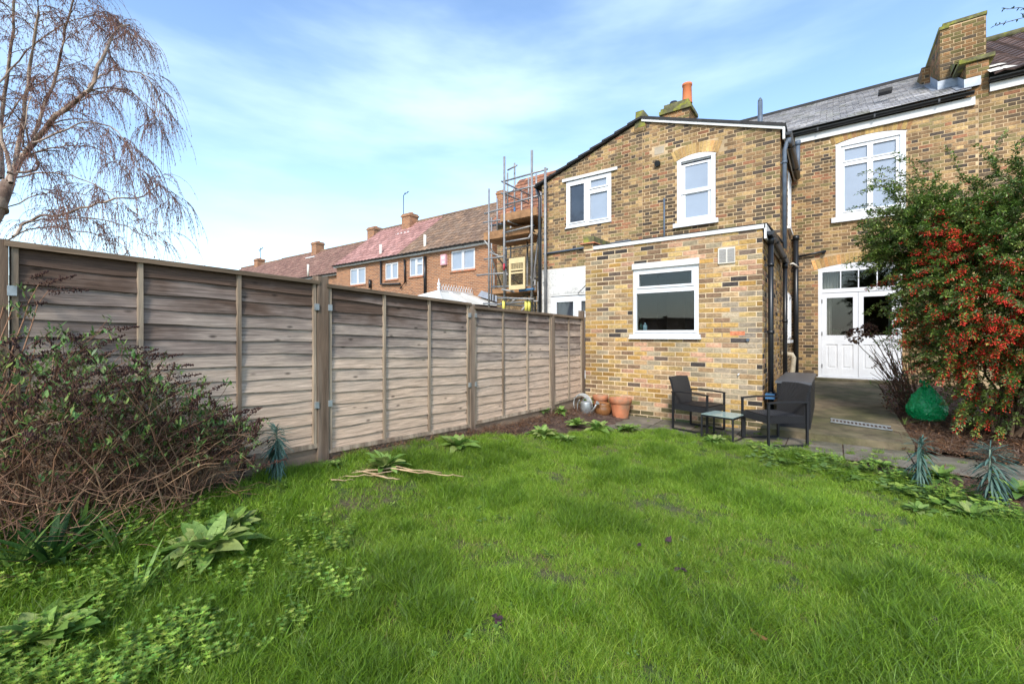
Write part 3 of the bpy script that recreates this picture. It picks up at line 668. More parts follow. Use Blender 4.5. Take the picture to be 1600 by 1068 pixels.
# doors
b = MB(); slab_holes(b, F3, -.27, 1.2, .39, 2.90, [(-.2, 1.13, .41, 2.34), (-.19, .14, 2.43, 2.82), (.16, .46, 2.43, 2.82), (.48, .78, 2.43, 2.82), (.80, 1.12, 2.43, 2.82)], 0.0, -.09)
segment_plate(b, F3, -.28, 1.21, 2.90, .095, .004, -.09)
dfr = b.build('door_frame', M['paint'], house)
for p in [(-.19, .14), (.16, .46), (.48, .78), (.80, 1.12)]:
    q = MB(); q.box(p[0] - .003, p[1] + .003, Y3 + .05, Y3 + .056, 2.427, 2.823); q.build('pane', M['glass'], dfr)
for i, (a, c) in enumerate(((-.198, .462), (.468, 1.128))):
    pan = [(a + .085, (a + c) / 2 - .04, .60, 1.15), ((a + c) / 2 + .04, c - .085, .60, 1.15)]; gl = (a + .09, c - .09, 1.36, 2.22)
    b = MB(); slab_holes(b, F3, a, c, .415, 2.335, pan + [gl], -.015, -.06)
    for p in pan: slab_holes(b, F3, p[0], p[1], p[2], p[3], [], -.032, -.05); slab_holes(b, F3, p[0] + .04, p[1] - .04, p[2] + .04, p[3] - .04, [], -.022, -.05)
    dl = b.build('door', M['paint'], house)
    q = MB(); q.box(gl[0] - .003, gl[1] + .003, Y3 + .035, Y3 + .041, gl[2] - .003, gl[3] + .003); q.build('pane', M['glass'], dl)
    for hz_ in (.6, 1.35, 2.1):
        q = MB(); xx = a + .0 if i == 0 else c; q.box(xx - .008, xx + .008, Y3 - .008, Y3 + .02, hz_, hz_ + .09); q.build('hinge', M['metal_black'], dl)
part_box('door_sill', 'paint', dfr, F3, -.30, 1.23, .37, .40, -.05, .05)
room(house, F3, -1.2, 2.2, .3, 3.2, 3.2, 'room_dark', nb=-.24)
# curtain, indoor plant
b = MB()
for (x0, x1, zt, zb) in ((-.22, -.02, 2.34, .95), (-.2, .1, 2.85, 2.36)):
    n_ = 24
    for i in range(n_):
        a = lerp(x0, x1, i / n_); c = lerp(x0, x1, (i + 1) / n_); ya = Y3 + .32 + .025 * math.sin(i * 1.3); yb = Y3 + .32 + .025 * math.sin((i + 1) * 1.3)
        b.face([(a, ya, zb), (c, yb, zb), (c, yb, zt), (a, ya, zt)], smooth=True)
    b.face([(1.0, Y3 + .3, .95), (1.2, Y3 + .33, .95), (1.2, Y3 + .33, 2.85), (1.0, Y3 + .3, 2.85)])
tag(b.build('curtain', M['curtain']), 'pale curtain hanging inside the white back doors', 'curtain')
def leaf(mb, base, d, up, ln, wd, col, droop=.3, seg=4, fold=.15, prof=None, smooth=True, ruf=0):
    base = V(base); d = V(d).normalized(); up = V(up); side = d.cross(up)
    if side.length < 1e-4: side = V((1, 0, 0))
    side.normalize(); nrm = side.cross(d).normalized(); rows = []
    for i in range(seg + 1):
        t = i / seg; c = base + d * ln * t * (1 - .25 * droop * t) - V((0, 0, 1)) * droop * ln * t * t * .6 + nrm * 0
        w_ = (prof(t) if prof else math.sin(math.pi * min(.97, .08 + .9 * t) ** .85)) * wd / 2
        rows.append((c - side * w_ + nrm * (fold * w_ + (rnd(-ruf, ruf) if ruf else 0)), c, c + side * w_ + nrm * (fold * w_ + (rnd(-ruf, ruf) if ruf else 0))))
    n0 = len(mb.v)
    for r in rows: mb.v.extend([tuple(p) for p in r])
    for i in range(seg):
        for k in (0, 1):
            a = n0 + i * 3 + k; mb.f.append((a, a + 1, a + 4, a + 3)); mb.c.append(col); mb.sm.append(smooth)
random.seed(31)
b = MB(); b.lathe([(0, 0), (.1, 0), (.13, .22), (.12, .22), (0, .2)], (.1, Y3 + .75, 1.1), 16); ip = b.build('houseplant', M['terracotta']); tag(ip, 'leafy houseplant standing behind the glass of the back door', 'plant')
b = MB()
for i in range(26):
    a = rnd(0, 6.28); st = V((.1, Y3 + .7, 1.3)); d = V((math.cos(a), math.sin(a), rnd(.2, 1.6)))
    leaf(b, st + d.normalized() * rnd(.02, .2), d, (0, 0, 1), rnd(.25, .42), .11, (.05, rnd(.10, .17), .05), .8)
b.build('foliage', M['leaf'], ip)
b = MB(); b.box(-.3, .6, Y3 + .5, Y3 + 1.0, 1.04, 1.09); b.box(-.25, -.2, Y3 + .55, Y3 + .95, .35, 1.04); b.box(.5, .55, Y3 + .55, Y3 + .95, .35, 1.04); tag(b.build('table', M['scaf_board']), 'wooden table inside behind the back door carrying the houseplant', 'table')
# main roof (slates)
def tile_roof(parent, name, eL, eR, rL, rR, gauge, width, m, cols, n_ind=0, wave=0, th=.012, part='slate', seed=4):
    random.seed(seed); eL, eR, rL, rR = map(V, (eL, eR, rL, rR))
    base = MB(); base.face([eL, eR, rR, rL]); nrm = (eR - eL).cross(rL - eL).normalized()
    if nrm.z < 0: nrm = -nrm
    rf = base.build(name, M['dark_edge'], parent)
    P = lambda u, v: eL.lerp(eR, u).lerp(rL.lerp(rR, u), v)
    nv = max(1, round((rL - eL).length / gauge)); nu = max(1, round((eR - eL).length / width)); rest = MB(); items = []
    for j in range(nv):
        for i in range(nu + (j % 2)):
            o = .5 * (j % 2) if not wave else 0
            u0 = max(0, (i - o) / nu); u1 = min(1, (i + 1 - o) / nu)
            if u1 - u0 < .2 / nu: continue
            items.append((j, u0, u1))
    items.sort(key=lambda t: (P((t[1] + t[2]) / 2, t[0] / nv) - V((0, 0, CZ))).length)
    for k, (j, u0, u1) in enumerate(items):
        v0, v1 = j / nv, min(1, (j + 1.12) / nv); g = .004 / (eR - eL).length
        lo = nrm * (th * 2 + rnd(0, .004)); hi = nrm * .003; kk = rnd(.82, 1.18); col = tuple(c * kk for c in random.choice(cols))
        mb = MB() if k < n_ind else rest
        sh = rnd(-.006, .006) / max(.1, (rL - eL).length)
        if wave:
            vs = []
            for q in range(wave + 1):
                u = lerp(u0, u1, q / wave); h = nrm * (.035 * (0.5 - .5 * math.cos(2 * math.pi * q / wave)))
                vs += [P(u, v0) + lo + h, P(u, v1) + hi + h, P(u, v0) + lo + h - nrm * .03]
            fs = []
            for q in range(wave): a = q * 3; fs += [(a, a + 3, a + 4, a + 1), (a + 2, a + 5, a + 3, a)]
            mb.raw(vs, fs, col, False)
        else:
            q = [P(u0 + g, v0 + sh), P(u1 - g, v0 + sh), P(u1 - g, v1), P(u0 + g, v1)]; e = [lo, lo, hi, hi]
            vs = [p + a for p, a in zip(q, e)] + [p + a - nrm * th for p, a in zip(q, e)]
            mb.raw(vs, [(0, 1, 2, 3), (4, 5, 1, 0), (5, 6, 2, 1), (7, 4, 0, 3)], col)
        if k < n_ind: mb.build(part, M[m], rf)
    if rest.f: rest.build(part + '_courses', M[m], rf, kind='stuff')
    return rf
rs = (8.25 - 6.18) / (15.8 - 12.2)
SL = [(1, 1, 1), (.9, .9, .92), (1.1, 1.08, 1.05), (.8, .8, .82)]
mr = tile_roof(house, 'roof', (XM, 12.22, 6.18), (2.2, 12.22, 6.18), (XM, 15.8, 8.25), (2.2, 15.8, 8.25), .19, .26, 'slate', SL, 300, seed=6)
b = MB(); b.face([(XM, 15.8, 8.25), (2.2, 15.8, 8.25), (2.2, 19.5, 6.1), (XM, 19.5, 6.1)]); b.build('front_roof_slope', M['dark_edge'], house)
b = MB(); b.box(XM, 2.2, 15.72, 15.88, 8.22, 8.31); b.build('ridge_tiles', M['dark_edge'], mr)
b = MB(); b.box(-.72, 2.28, Y3 - .06, Y3 - .012, 5.93, 6.09); b.build('fascia', M['board'], house)
gutter(house, (-.78, Y3 - .13, 6.15), (2.25, Y3 - .13, 6.17), .062)
b = MB(); b.tube([(-1.44, 12.3, 6.0), (-1.44, 12.3, 7.12)], .055, 12); b.tube([(-1.44, 12.3, 7.10), (-1.44, 12.3, 7.16), (-1.44, 12.3, 7.22)], [.05, .052, .02], 10); vp = b.build('vent_pipe', M['grey_pipe'], house)
# roof vent slate
b = MB(); p = at(1383, 143, 13.1); b.box(p.x - .12, p.x + .12, 13.0, 13.2, p.z - .04, p.z + .03); b.build('roof_vent', M['dark_edge'], mr)
# party chimney, right
def brick_box(parent, name, x0, x1, y0, y1, z0, z1, pal, seed=1, m='mortar2', sides='FLR'):
    b = MB(); b.box(x0, x1, y0, y1, z0, z1); o = b.build(name, M[m], parent); random.seed(seed); r = MB()
    if 'F' in sides:
        for q in layout(x0 - .004, x1 + .004, z0 + .01, z1, [], 'flemish'): brick_shape(r, frameY(y0), *q[:4], .008, pick(pal))
    if 'L' in sides:
        G = lambda s, z, n: V((x0 - n, s, z))
        for q in layout(y0, y1, z0 + .01, z1, [], 'flemish'): brick_shape(r, G, *q[:4], .008, pick(pal))
    if 'R' in sides:
        for q in layout(y0, y1, z0 + .01, z1, [], 'flemish'): brick_shape(r, frameX(x1), *q[:4], .008, pick(pal))
    r.build('brickwork', M['brick'], o, kind='stuff'); return o
PAL_CH = [((.26, .14, .06), 4), ((.19, .12, .055), 4), ((.16, .13, .05), 3), ((.33, .17, .08), 2), ((.10, .075, .05), 2)]
ch = brick_box(house, 'chimney', 1.86, 2.54, 13.0, 14.9, 6.2, 7.95, PAL_CH, 41)
b = MB(); b.box(1.90, 2.56, 12.98, 14.9, 7.96, 8.03); b.build('coping', M['moss_brick'], ch)
b = MB(); b.box(1.84, 2.0, 12.97, 14.9, 7.90, 7.97); b.build('mossy_shoulder', M['moss_brick'], ch)
brick_box(house, 'rear_stack', 1.72, 1.85, 14.2, 15.3, 6.8, 7.75, PAL_CH, 47)
pc = brick_box(house, 'party_parapet', 2.16, 2.47, 12.44, 12.99, 6.05, 6.78, PAL_CH, 42)
b = MB(); b.box(2.05, 2.55, 12.38, 13.0, 6.80, 6.88); b.raw([(2.02, 12.99, 7.1), (2.5, 12.99, 7.1), (2.5, 12.45, 6.88), (2.02, 12.45, 6.88), (2.02, 12.99, 6.88), (2.5, 12.99, 6.88)], [(0, 1, 2, 3), (0, 3, 4), (1, 2, 5)]); b.build('corbel_cap', M['moss_brick'], pc)
b = MB()
for (p, q) in (((1.84, 12.98), (1.84, 14.0)), ((1.82, 12.97), (2.14, 12.97)), ((2.12, 12.97), (2.12, 12.4)), ((2.12, 12.38), (2.36, 12.40))):
    zz = lambda y: 6.18 + (y - 12.22) * rs
    b.raw([(p[0], p[1], zz(p[1]) + .02), (q[0], q[1], zz(q[1]) + .02), (q[0], q[1], zz(q[1]) + .2), (p[0], p[1], zz(p[1]) + .2), (p[0] - .12, p[1] - .08, zz(p[1] - .08) + .035), (q[0] - .12, q[1] - .08, zz(q[1] - .08) + .035)], [(0, 1, 2, 3), (0, 1, 5, 4)])
b.build('lead_flashing', M['lead'], ch)
# middle chimney on the wing ridge
ch2 = brick_box(house, 'chimney', -3.50, -2.84, 11.2, 11.8, 5.9, 6.95, PAL_CH, 43)
b = MB(); b.box(-3.56, -2.78, 11.14, 11.86, 6.95, 7.03); b.box(-3.53, -2.81, 11.17, 11.83, 7.03, 7.10); b.box(-3.46, -2.86, 11.22, 11.78, 7.10, 7.2); b.build('corbelled_cap', M['moss_brick'], ch2)
b = MB(); b.lathe([(.125, 0), (.115, .1), (.105, .44), (.12, .45), (.12, .50), (.095, .50), (.09, .1)], (-2.95, 11.45, 7.18), 20); b.build('chimney_pot', M['pot_orange'], ch2)
b = MB(); b.lathe([(.12, 0), (.12, .07), (.09, .15), (.0, .17)], (-3.28, 11.45, 7.18), 16); b.build('chimney_cowl', M['metal_black'], ch2)
b = MB(); b.raw([(-3.62, Y2 - .03, 6.05), (-3.38, Y2 - .03, 6.05), (-3.42, Y2 - .03, 6.42), (-3.60, Y2 - .03, 6.42), (-3.62, Y2 + .9, 6.05), (-3.38, Y2 + .9, 6.05), (-3.42, Y2 + .9, 6.42), (-3.60, Y2 + .9, 6.42)], [(0, 1, 2, 3), (4, 5, 6, 7), (0, 3, 7, 4), (1, 2, 6, 5), (2, 3, 7, 6)]); b.build('ridge_parapet', M['moss_brick'], house)
brick_box(house, 'parapet_base', -3.63, -3.37, Y2 - .02, Y2 + .5, 5.95, 6.1, PAL_CH, 44)

# ------------------------------------------------------------------ left neighbour (other half of the gable)
nb = thing('brick_house', (-5, 10, 0), 'brick neighbour house left of the gable centre, its ground floor wall painted white', 'house')
XN = -6.13
nh = [(-5.40, -4.20, 4.05, 5.24), (-5.86, -4.3, -.1, 2.36)]
def pal_n(s, z): return PAL_WHITE if z < 3.04 else PAL_UP
b = MB(); slab_holes(b, F2, XN, XM, 3.06, 9, [nh[0]], 0, -.22, top=roof_up); nw = b.build('wall', M['mortar2'], nb)
b = MB(); slab_holes(b, F2, XN, XM, -.1, 3.06, [nh[1]], 0.0008, -.22); nw2 = b.build('painted_wall', M['white_brick_mortar'], nb)
brick_wall(F2, 'Y', nw, XN, XM, 3.075, 7, nh, 'flemish', PAL_UP, 280, top=roof_up, seed=51)
brick_wall(F2, 'Y', nw2, XN, XM, .0, 3.03, nh, 'flemish', PAL_WHITE, 0, seed=52, quiet=.004)
wn = window(nb, F2, -5.40, -4.20, 4.06, 5.20, [(-5.29, -4.90, 4.17, 5.08), (-4.74, -4.29, 4.15, 4.78), (-4.72, -4.31, 4.93, 5.10)], nf=.01, th=.08, glz=['glass_clear_dark', 'glass_mat_frost', 'glass_mat_frost'])
b = MB(); b.box(-5.50, -4.04, Y2 - .05, Y2 + .05, 5.215, 5.285); b.build('window_head', M['board'], wn)
b = MB(); b.box(-5.42, -4.19, Y2 - .04, Y2 + .05, 4.03, 4.06); b.build('window_sill', M['upvc'], wn)
window(nb, F2, -5.86, -4.3, .3, 2.34, [(-5.68, -5.2, .5, 2.2), (-4.98, -4.4, 1.95, 2.2), (-4.98, -4.4, .5, 1.8)], nf=.0, th=.08, glass='glass_clear_dark', name='door')
b = MB(); vs = [(x, y, rz(x) + dz) for dz in (.0, .05) for x in (XN - .2, XM) for y in (Y2 - .08, Y3 + 1.6)]
b.raw(vs, [(0, 1, 3, 2), (4, 5, 7, 6), (0, 2, 6, 4), (1, 3, 7, 5), (0, 1, 5, 4)]); nr = b.build('roof', M['dark_edge'], nb)
b = MB()
for k in range(9):
    xa = lerp(XN - .15, XM, k / 9); xb = lerp(XN - .15, XM, (k + 1) / 9)
    b.raw([(xa, Y2 - .1, rz(xa) + .075), (xb, Y2 - .1, rz(xb) + .045), (xb, Y2 + .2, rz(xb) + .045), (xa, Y2 + .2, rz(xa) + .075), (xa, Y2 - .1, rz(xa) + .03), (xb, Y2 - .1, rz(xb) + .0)], [(0, 1, 2, 3), (4, 5, 1, 0)])
b.build('verge_tiles', M['dark_edge'], nr)
b = MB(); b.tube([(-6.05, Y2 - .05, 3.47), (-3.7, Y2 - .05, 3.52)], .025, 8); b.build('waste_pipe', M['grey_pipe'], nb)
downpipe(nb, [(-5.98, Y2 - .06, 6.0 - .75), (-5.98, Y2 - .06, .1)], .035, 'grey_pipe', cl=(3.0, 2.7))
b = MB(); b.tube([(-6.35, Y2 + .1, 5.25), (-6.2, Y2 - .05, 5.05), (-6.15, Y2 - .08, 4.9), (-6.15, Y2 - .08, .1)], .04, 10); b.build('downpipe', M['black_pipe'], nb)
b = MB(); b.tube([at(917, 444, Y2 - .3), at(905, 456, Y2 - .1), at(903, 458, Y2 - .02)], .01, 6); b.build('wall_hook', M['metal_black'], nb)
b = MB(); b.box(-6.0, -5.97, Y2 - .012, Y2, 2.55, 2.7); b.build('air_brick', M['metal_black'], nw2)
# its main block behind, with the old red tiled roof
b = MB(); b.box(-10.6, -6.2, 13.4, 13.6, 0, 5.65); bw = b.build('rear_wall', M['mortar2'], nb)
brick_wall(frameY(13.4), 'Y', bw, -10.6, -6.2, 1.5, 5.6, [], 'flemish', PAL_UP, 0, seed=53)
tile_roof(nb, 'roof', (-10.8, 13.2, 5.65), (-5.9, 13.2, 5.65), (-10.8, 15.2, 8.0), (-5.9, 15.2, 8.05), .26, .24, 'pantile', [(.30, .12, .06), (.22, .10, .06), (.34, .15, .08)], 0, seed=7)
b = MB(); b.box(-10.6, -6.2, 13.61, 16.6, 0, 5.6); b.face([(-10.8, 15.2, 8.0), (-5.9, 15.2, 8.05), (-5.9, 17, 5.6), (-10.8, 17, 5.6)]); b.face([(-10.6, 13.4, 5.5), (-10.6, 16.8, 5.5), (-10.6, 15.2, 7.95)]); b.build('block', M['far_brick'], nb)
gutter(nb, (-10.7, 13.1, 5.62), (-6.2, 13.1, 5.62), .06, 'grey_pipe')
q = at(783, 300, 14.6); b = MB(); b.box(q.x - .1, q.x + .25, 14.4, 15.1, 6.4, q.z); b.box(q.x - .13, q.x + .28, 14.37, 15.13, q.z - .15, q.z - .08); b.build('chimney', M['far_brick'], nb)

# ------------------------------------------------------------------ right neighbour
rn = thing('brick_house', (4, 13, 0), 'brick house at the right edge with a dark brown tiled roof above the berry bush', 'house')
b = MB(); slab_holes(b, F3, XR + .001, 7.0, -.1, 6.3, [], 0, -.22); rw = b.build('wall', M['mortar2'], rn)
brick_wall(F3, 'Y', rw, XR + .01, 7.0, 1.5, 6.12, [], 'flemish', PAL_UP, 290, seed=61)
tile_roof(rn, 'roof', (2.5, 12.2, 6.36), (7.2, 12.2, 6.36), (2.5, 16.0, 8.75), (7.2, 16.0, 8.75), .26, .26, 'pantile', [(.10, .065, .055), (.13, .08, .065), (.075, .05, .045)], 0, wave=4, seed=8)
b = MB(); b.box(2.46, 2.58, 12.5, 16.0, 6.3, 6.4); b.face([(2.5, 16.0, 8.75), (7.2, 16.0, 8.75), (7.2, 19.5, 6.3), (2.5, 19.5, 6.3)]); b.build('roof_slope', M['dark_edge'], rn)
b = MB(); b.box(2.48, 7, Y3 - .06, Y3 - .012, 6.12, 6.28); b.build('fascia', M['board'], rn)
gutter(rn, (2.45, Y3 - .13, 6.34), (7, Y3 - .13, 6.34), .062)
b = MB(); b.tube([(2.5, 16, 8.8), (7.2, 16, 8.8)], .09, 8); b.build('ridge_tiles', M['moss_brick'], rn)
b = MB(); b.raw([(2.44, 12.6, 6.68), (2.75, 12.6, 6.68), (2.7, 12.8, 6.8), (2.44, 12.8, 6.8)], [(0, 1, 2, 3)]); b.raw([(2.44, 12.2, 6.42), (2.8, 12.2, 6.42), (2.7, 12.45, 6.58), (2.44, 12.4, 6.56)], [(0, 1, 2, 3)]); b.build('mortar_fillet', M['vent'], rn)

# ------------------------------------------------------------------ 1930s terrace beyond
def terr_house(label, x0, x1, Y, ez, rY, rzz, cols, wins, seed, eave_over=.25, depth=7):
    h = thing('terraced_house', ((x0 + x1) / 2, Y + 3, 0), label, 'house', 'terrace of red brick houses beyond the fence')
    F = frameY(Y); b = MB(); slab_holes(b, F, x0, x1, 0, ez, wins, 0, -.2); b.box(x0, x1, Y + .21, Y + depth, 0, ez - .01)
    b.face([(x1, Y, ez), (x1, Y + 2 * (rY - Y), ez), (x1, rY, rzz - .1)]); b.build('wall', M['far_brick'], h)
    for wi in wins:
        a, c, d, e = wi; n_ = 2; m_ = (c - a) / n_
        pn = [(a + i * m_ + .07, a + (i + 1) * m_ - .07, d + .08, e - .08) for i in range(n_)]
        if (seed % 2) and c - a < 1.3: pn = [pn[0], (pn[1][0], pn[1][1], pn[1][2], d + (e - d) * .6), (pn[1][0], pn[1][1], d + (e - d) * .6 + .1, pn[1][3])]
        w_ = window(h, F, a, c, d, e, pn, nf=-.02, glass='glass_mat_frost')
        part_box('window_sill', 'terracotta', w_, F, a - .05, c + .05, d - .07, d, -.05, .06)
    tile_roof(h, 'roof', (x0, Y - eave_over, ez - .02), (x1, Y - eave_over, ez - .02), (x0, rY, rzz), (x1, rY, rzz), .32, .30, 'pantile', cols, 0, wave=4, seed=seed)
    b = MB(); b.face([(x0, rY, rzz), (x1, rY, rzz), (x1, 2 * rY - Y, ez), (x0, 2 * rY - Y, ez)]); b.build('front_roof_slope', M['dark_edge'], h)
    b = MB(); b.tube([(x0, rY, rzz + .02), (x1, rY, rzz + .02)], .1, 8, (.22, .14, .09)); b.build('ridge_tiles', M['pantile'], h)
    b = MB(); b.box(x0, x1, Y - .2, Y - .001, ez - .14, ez - .06); b.build('soffit', M['board'], h)
    gutter(h, (x0, Y - .27, ez - .02), (x1, Y - .27, ez - .02), .06)
    return h
BR = [(.20, .125, .08), (.235, .145, .09), (.17, .11, .075), (.21, .14, .095)]
PK = [(.36, .19, .16), (.33, .17, .145), (.39, .21, .18), (.30, .155, .13)]
RB = [(.21, .115, .085), (.19, .10, .075), (.23, .13, .095)]
t1 = terr_house('terraced house next to the scaffold, mottled brown roof and pink alarm box', -17.75, -11.7, 14.5, 5.42, 17.6, 8.1, BR, [(-14.16, -12.71, 4.30, 5.22), (-17.04, -16.06, 4.27, 5.2)], 71)
t2 = terr_house('terraced house with the pinkish red pantile roof', -23.5, -17.76, 14.5, 5.42, 17.6, 8.1, PK, [(-18.97, -17.93, 4.25, 5.12), (-22.14, -20.69, 4.19, 5.12)], 72)
t3 = terr_house('brown-roofed terraced house set back left of the pinkish roof', -31, -23.51, 15.3, 5.2, 18.4, 7.85, RB, [(-30.0, -27.6, 4.2, 5.0)], 73)
t4 = terr_house('farther brown-roofed terraced house between the two smaller chimneys', -38, -31.01, 15.3, 5.2, 18.4, 7.85, RB, [], 74)
t5 = terr_house('farthest terraced house at the left end of the roof line', -46, -38.01, 15.3, 5.2, 18.4, 7.8, RB, [], 75)
def far_chim(h, px, py0, Y, wd, pot=False):
    p = at(px, py0, Y); b = MB(); b.box(p.x - wd / 2, p.x + wd / 2, Y - .3, Y + .35, p.z - 2.2, p.z - .16); b.box(p.x - wd / 2 - .05, p.x + wd / 2 + .05, Y - .35, Y + .4, p.z - .22, p.z - .12); b.box(p.x - wd / 2, p.x + wd / 2, Y - .3, Y + .35, p.z - .12, p.z - .04)
    c = b.build('chimney', M['far_brick'], h)
    b = MB()
    for k in (-.25, .25): b.tube([(p.x + k * wd, Y, p.z - .06), (p.x + k * wd, Y, p.z + .04)], .1, 10)
    b.build('chimney_pots', M['terracotta'], c)
    b = MB(); b.box(p.x - wd / 2 - .03, p.x + wd / 2 + .5, Y - .75, Y - .28, p.z - 1.36, p.z - 1.28); b.build('flashing', M['board'], c); return p
far_chim(t2, 640, 334, 17.3, .72); far_chim(t3, 585, 355, 17.7, .72); far_chim(t4, 496, 378, 18.3, .72); p5 = far_chim(t5, 405, 404, 18.3, .7)
def aerial(h, p0, p1, elts, name='aerial'):
    b = MB(); b.tube([p0, p1], .022, 6)
    for (c, d) in elts: b.tube([c, d], .02, 5)
    b.build(name, M['metal_black'], h)
Q = lambda x, y, Yq=17.3: at(x, y, Yq)
aerial(t2, Q(630.5, 352), Q(630.5, 305), [(Q(630.5, 305), Q(639, 299)), (Q(632, 303), Q(633.5, 300.5)), (Q(636, 302), Q(637, 299)), (Q(629, 347), Q(634, 345))])
aerial(t5, Q(407, 404, 18.3), Q(407, 387, 18.3), [(Q(404, 391, 18.3), Q(411, 387, 18.3)), (Q(405, 393, 18.3), Q(408, 388, 18.3)), (Q(409, 390, 18.3), Q(410, 386, 18.3))])
for h, px, y0, y1 in ((t1, 664, 367, 395), (t2, 595, 382, 402), (t3, 481.5, 413, 424)):
    a = at(px, y0, 14.6); c = at(px, y1, 14.6); b = MB(); b.tube([c - V((0, 0, .3)), a], .07, 10); b.build('soil_vent', M['vent'], h)
for h, pts, r in ((t1, [(664, 400), (664, 462)], .07), (t1, [(632, 405), (633, 440), (626, 450)], .05), (t2, [(595, 408), (595, 444), (625, 443)], .055), (t2, [(578, 437), (578, 450)], .08)):
    b = MB(); b.tube([at(x, y, 14.4) for x, y in pts], r, 8); b.build('downpipe', M['black_pipe'], h)
p = at(694.5, 406, 14.48); b = MB(); b.box(p.x - .17, p.x + .17, 14.38, 14.5, p.z - .24, p.z + .24); b.build('alarm_box', M['pink'], t1)
b = MB(); b.box(p.x - .08, p.x + .1, 14.37, 14.39, p.z + .02, p.z + .16); b.box(p.x - .05, p.x + .1, 14.37, 14.39, p.z - .18, p.z - .08); b.build('alarm_print', M['upvc'], t1)
# conservatory
cv = thing('conservatory', (-13, 12.5, 0), 'white conservatory with a crested ridge just above the fence top', 'conservatory')
ra, rb = V((-12.75, 12.35, 3.12)), V((-12.75, 14.4, 3.12))
cc = [V((-14.3, 11.0, 2.55)), V((-11.2, 11.0, 2.55)), V((-10.9, 14.45, 2.55)), V((-14.6, 14.45, 2.55))]
tris = [(cc[0], cc[1], ra), (cc[1], cc[2], rb, ra), (cc[3], cc[0], ra, rb)]
for f in tris:
    b = MB(); b.face(f); b.build('roof_panel', M['conserv'], cv)
b = MB()
for a, c in ((ra, rb), (cc[0], ra), (cc[1], ra), (cc[1].lerp(cc[2], .35), ra.lerp(rb, .3)), (cc[1].lerp(cc[2], .68), ra.lerp(rb, .65)), (cc[0].lerp(cc[1], .5), ra)): b.bar(a + V((0, 0, .03)), c + V((0, 0, .03)), .06, .06)
b.build('glazing_bar', M['upvc'], cv)
b = MB()
for k in range(13):
    c = ra.lerp(rb, (k + .6) / 13.2) + V((0, 0, .08)); ring = [c + V((0, math.cos(t) * .07, .07 + math.sin(t) * .09)) for t in [i * math.pi / 4 for i in range(9)]]; b.tube(ring, .014, 4); b.tube([c + V((0, 0, .15)), c + V((0, 0, .23))], .014, 4)
b.build('ridge_cresting', M['upvc'], cv)
b = MB(); b.lathe([(.05, 0), (.05, .12), (.09, .16), (.03, .22), (.08, .3), (.03, .38), (.02, .46), (.0, .55)], ra, 12); b.build('finial', M['upvc'], cv)
b = MB(); b.box(-14.2, -11.3, 11.05, 14.45, 0.03, 2.5); b.build('walls', M['upvc'], cv)
b = MB(); b.face([(-11.1, 14.2, 2.7), (-12.3, 14.2, 3.05), (-12.3, 14.46, 3.3), (-10.7, 14.46, 2.8)]); b.build('flashing', M['lead'], cv)

# ------------------------------------------------------------------ scaffold
sc = thing('scaffold', (-8.7, 12, 0), 'steel tube scaffold with timber platforms between the terrace and the gable', 'scaffold')
def pole(pts, r=.033, m='tin', nm='scaffold_tube', Y=12.0):
    b = MB(); b.tube([at(x, y, Y if len(p_) < 3 else p_[2]) for p_ in pts for x, y in [p_[:2]]], r, 8); return b.build(nm, M[m], sc)
for (x, y0, y1, Y) in ((764, 295, 500, 11.6), (788, 245, 500, 11.2), (804, 255, 338, 12.6), (831, 235, 500, 11.2), (777, 310, 362, 13.0), (793, 270, 325, 13.0), (824, 362, 480, 12.6), (852, 262, 500, 9.5), (826, 278, 315, 13.0), (838, 272, 310, 13.0), (791, 385, 470, 13.0), (836, 420, 500, 12.4), (772, 420, 470, 13.0)):
    pole([(x, y0, Y), (x, y1, Y)], .038 if x in (831, 788) else .032)
for a in (((785, 284, 11.2), (856, 264, 11.2)), ((785, 303, 11.2), (856, 285, 11.2)), ((757, 334, 11.6), (800, 322, 11.6)), ((755, 348, 11.6), (792, 342, 11.6)), ((783, 283, 11.25), (832, 307, 12.9)), ((783, 301, 11.25), (826, 318, 12.9)),
          ((757, 376, 11.5), (792, 420, 12.5)), ((765, 394, 11.6), (795, 406, 12)), ((745, 430, 11.6), (794, 426, 11.6)), ((794, 345, 11.2), (836, 362, 12.6)), ((768, 402, 12), (783, 446, 12.9)), ((792, 428, 11.3), (812, 444, 12.4)),
          ((777, 465, 11), (834, 467, 11)), ((782, 474, 11.3), (842, 470, 11.3)), ((784, 452, 11), (836, 462, 12)), ((790, 378, 11.3), (826, 372, 11.3)), ((826, 372, 11.2), (838, 350, 12.4)), ((815, 485, 11), (834, 462, 11.6)), ((755, 474, 11.4), (835, 478, 11.4)), ((793, 266, 12.4), (808, 258, 12.4)), ((829, 433, 11.3), (840, 436, 11.8)), ((800, 470, 11.3), (838, 455, 12.4))):
    pole(a, .029)
for (x, y0, y1, Y) in ((798, 330, 470, 12.9), (845, 300, 500, 12.0), (768, 340, 470, 12.9), (815, 300, 370, 13.0), (841, 440, 500, 11.4)): pole([(x, y0, Y), (x, y1, Y)], .03)
for a in (((790, 390, 12.2), (834, 382, 12.2)), ((768, 448, 12), (838, 446, 12)), ((786, 364, 11.4), (834, 352, 11.4)), ((833, 440, 11.2), (843, 352, 12.4)), ((829, 470, 11.2), (839, 395, 12.2)), ((757, 405, 11.6), (790, 400, 11.6)), ((790, 320, 11.3), (848, 304, 11.3))): pole(a, .028)
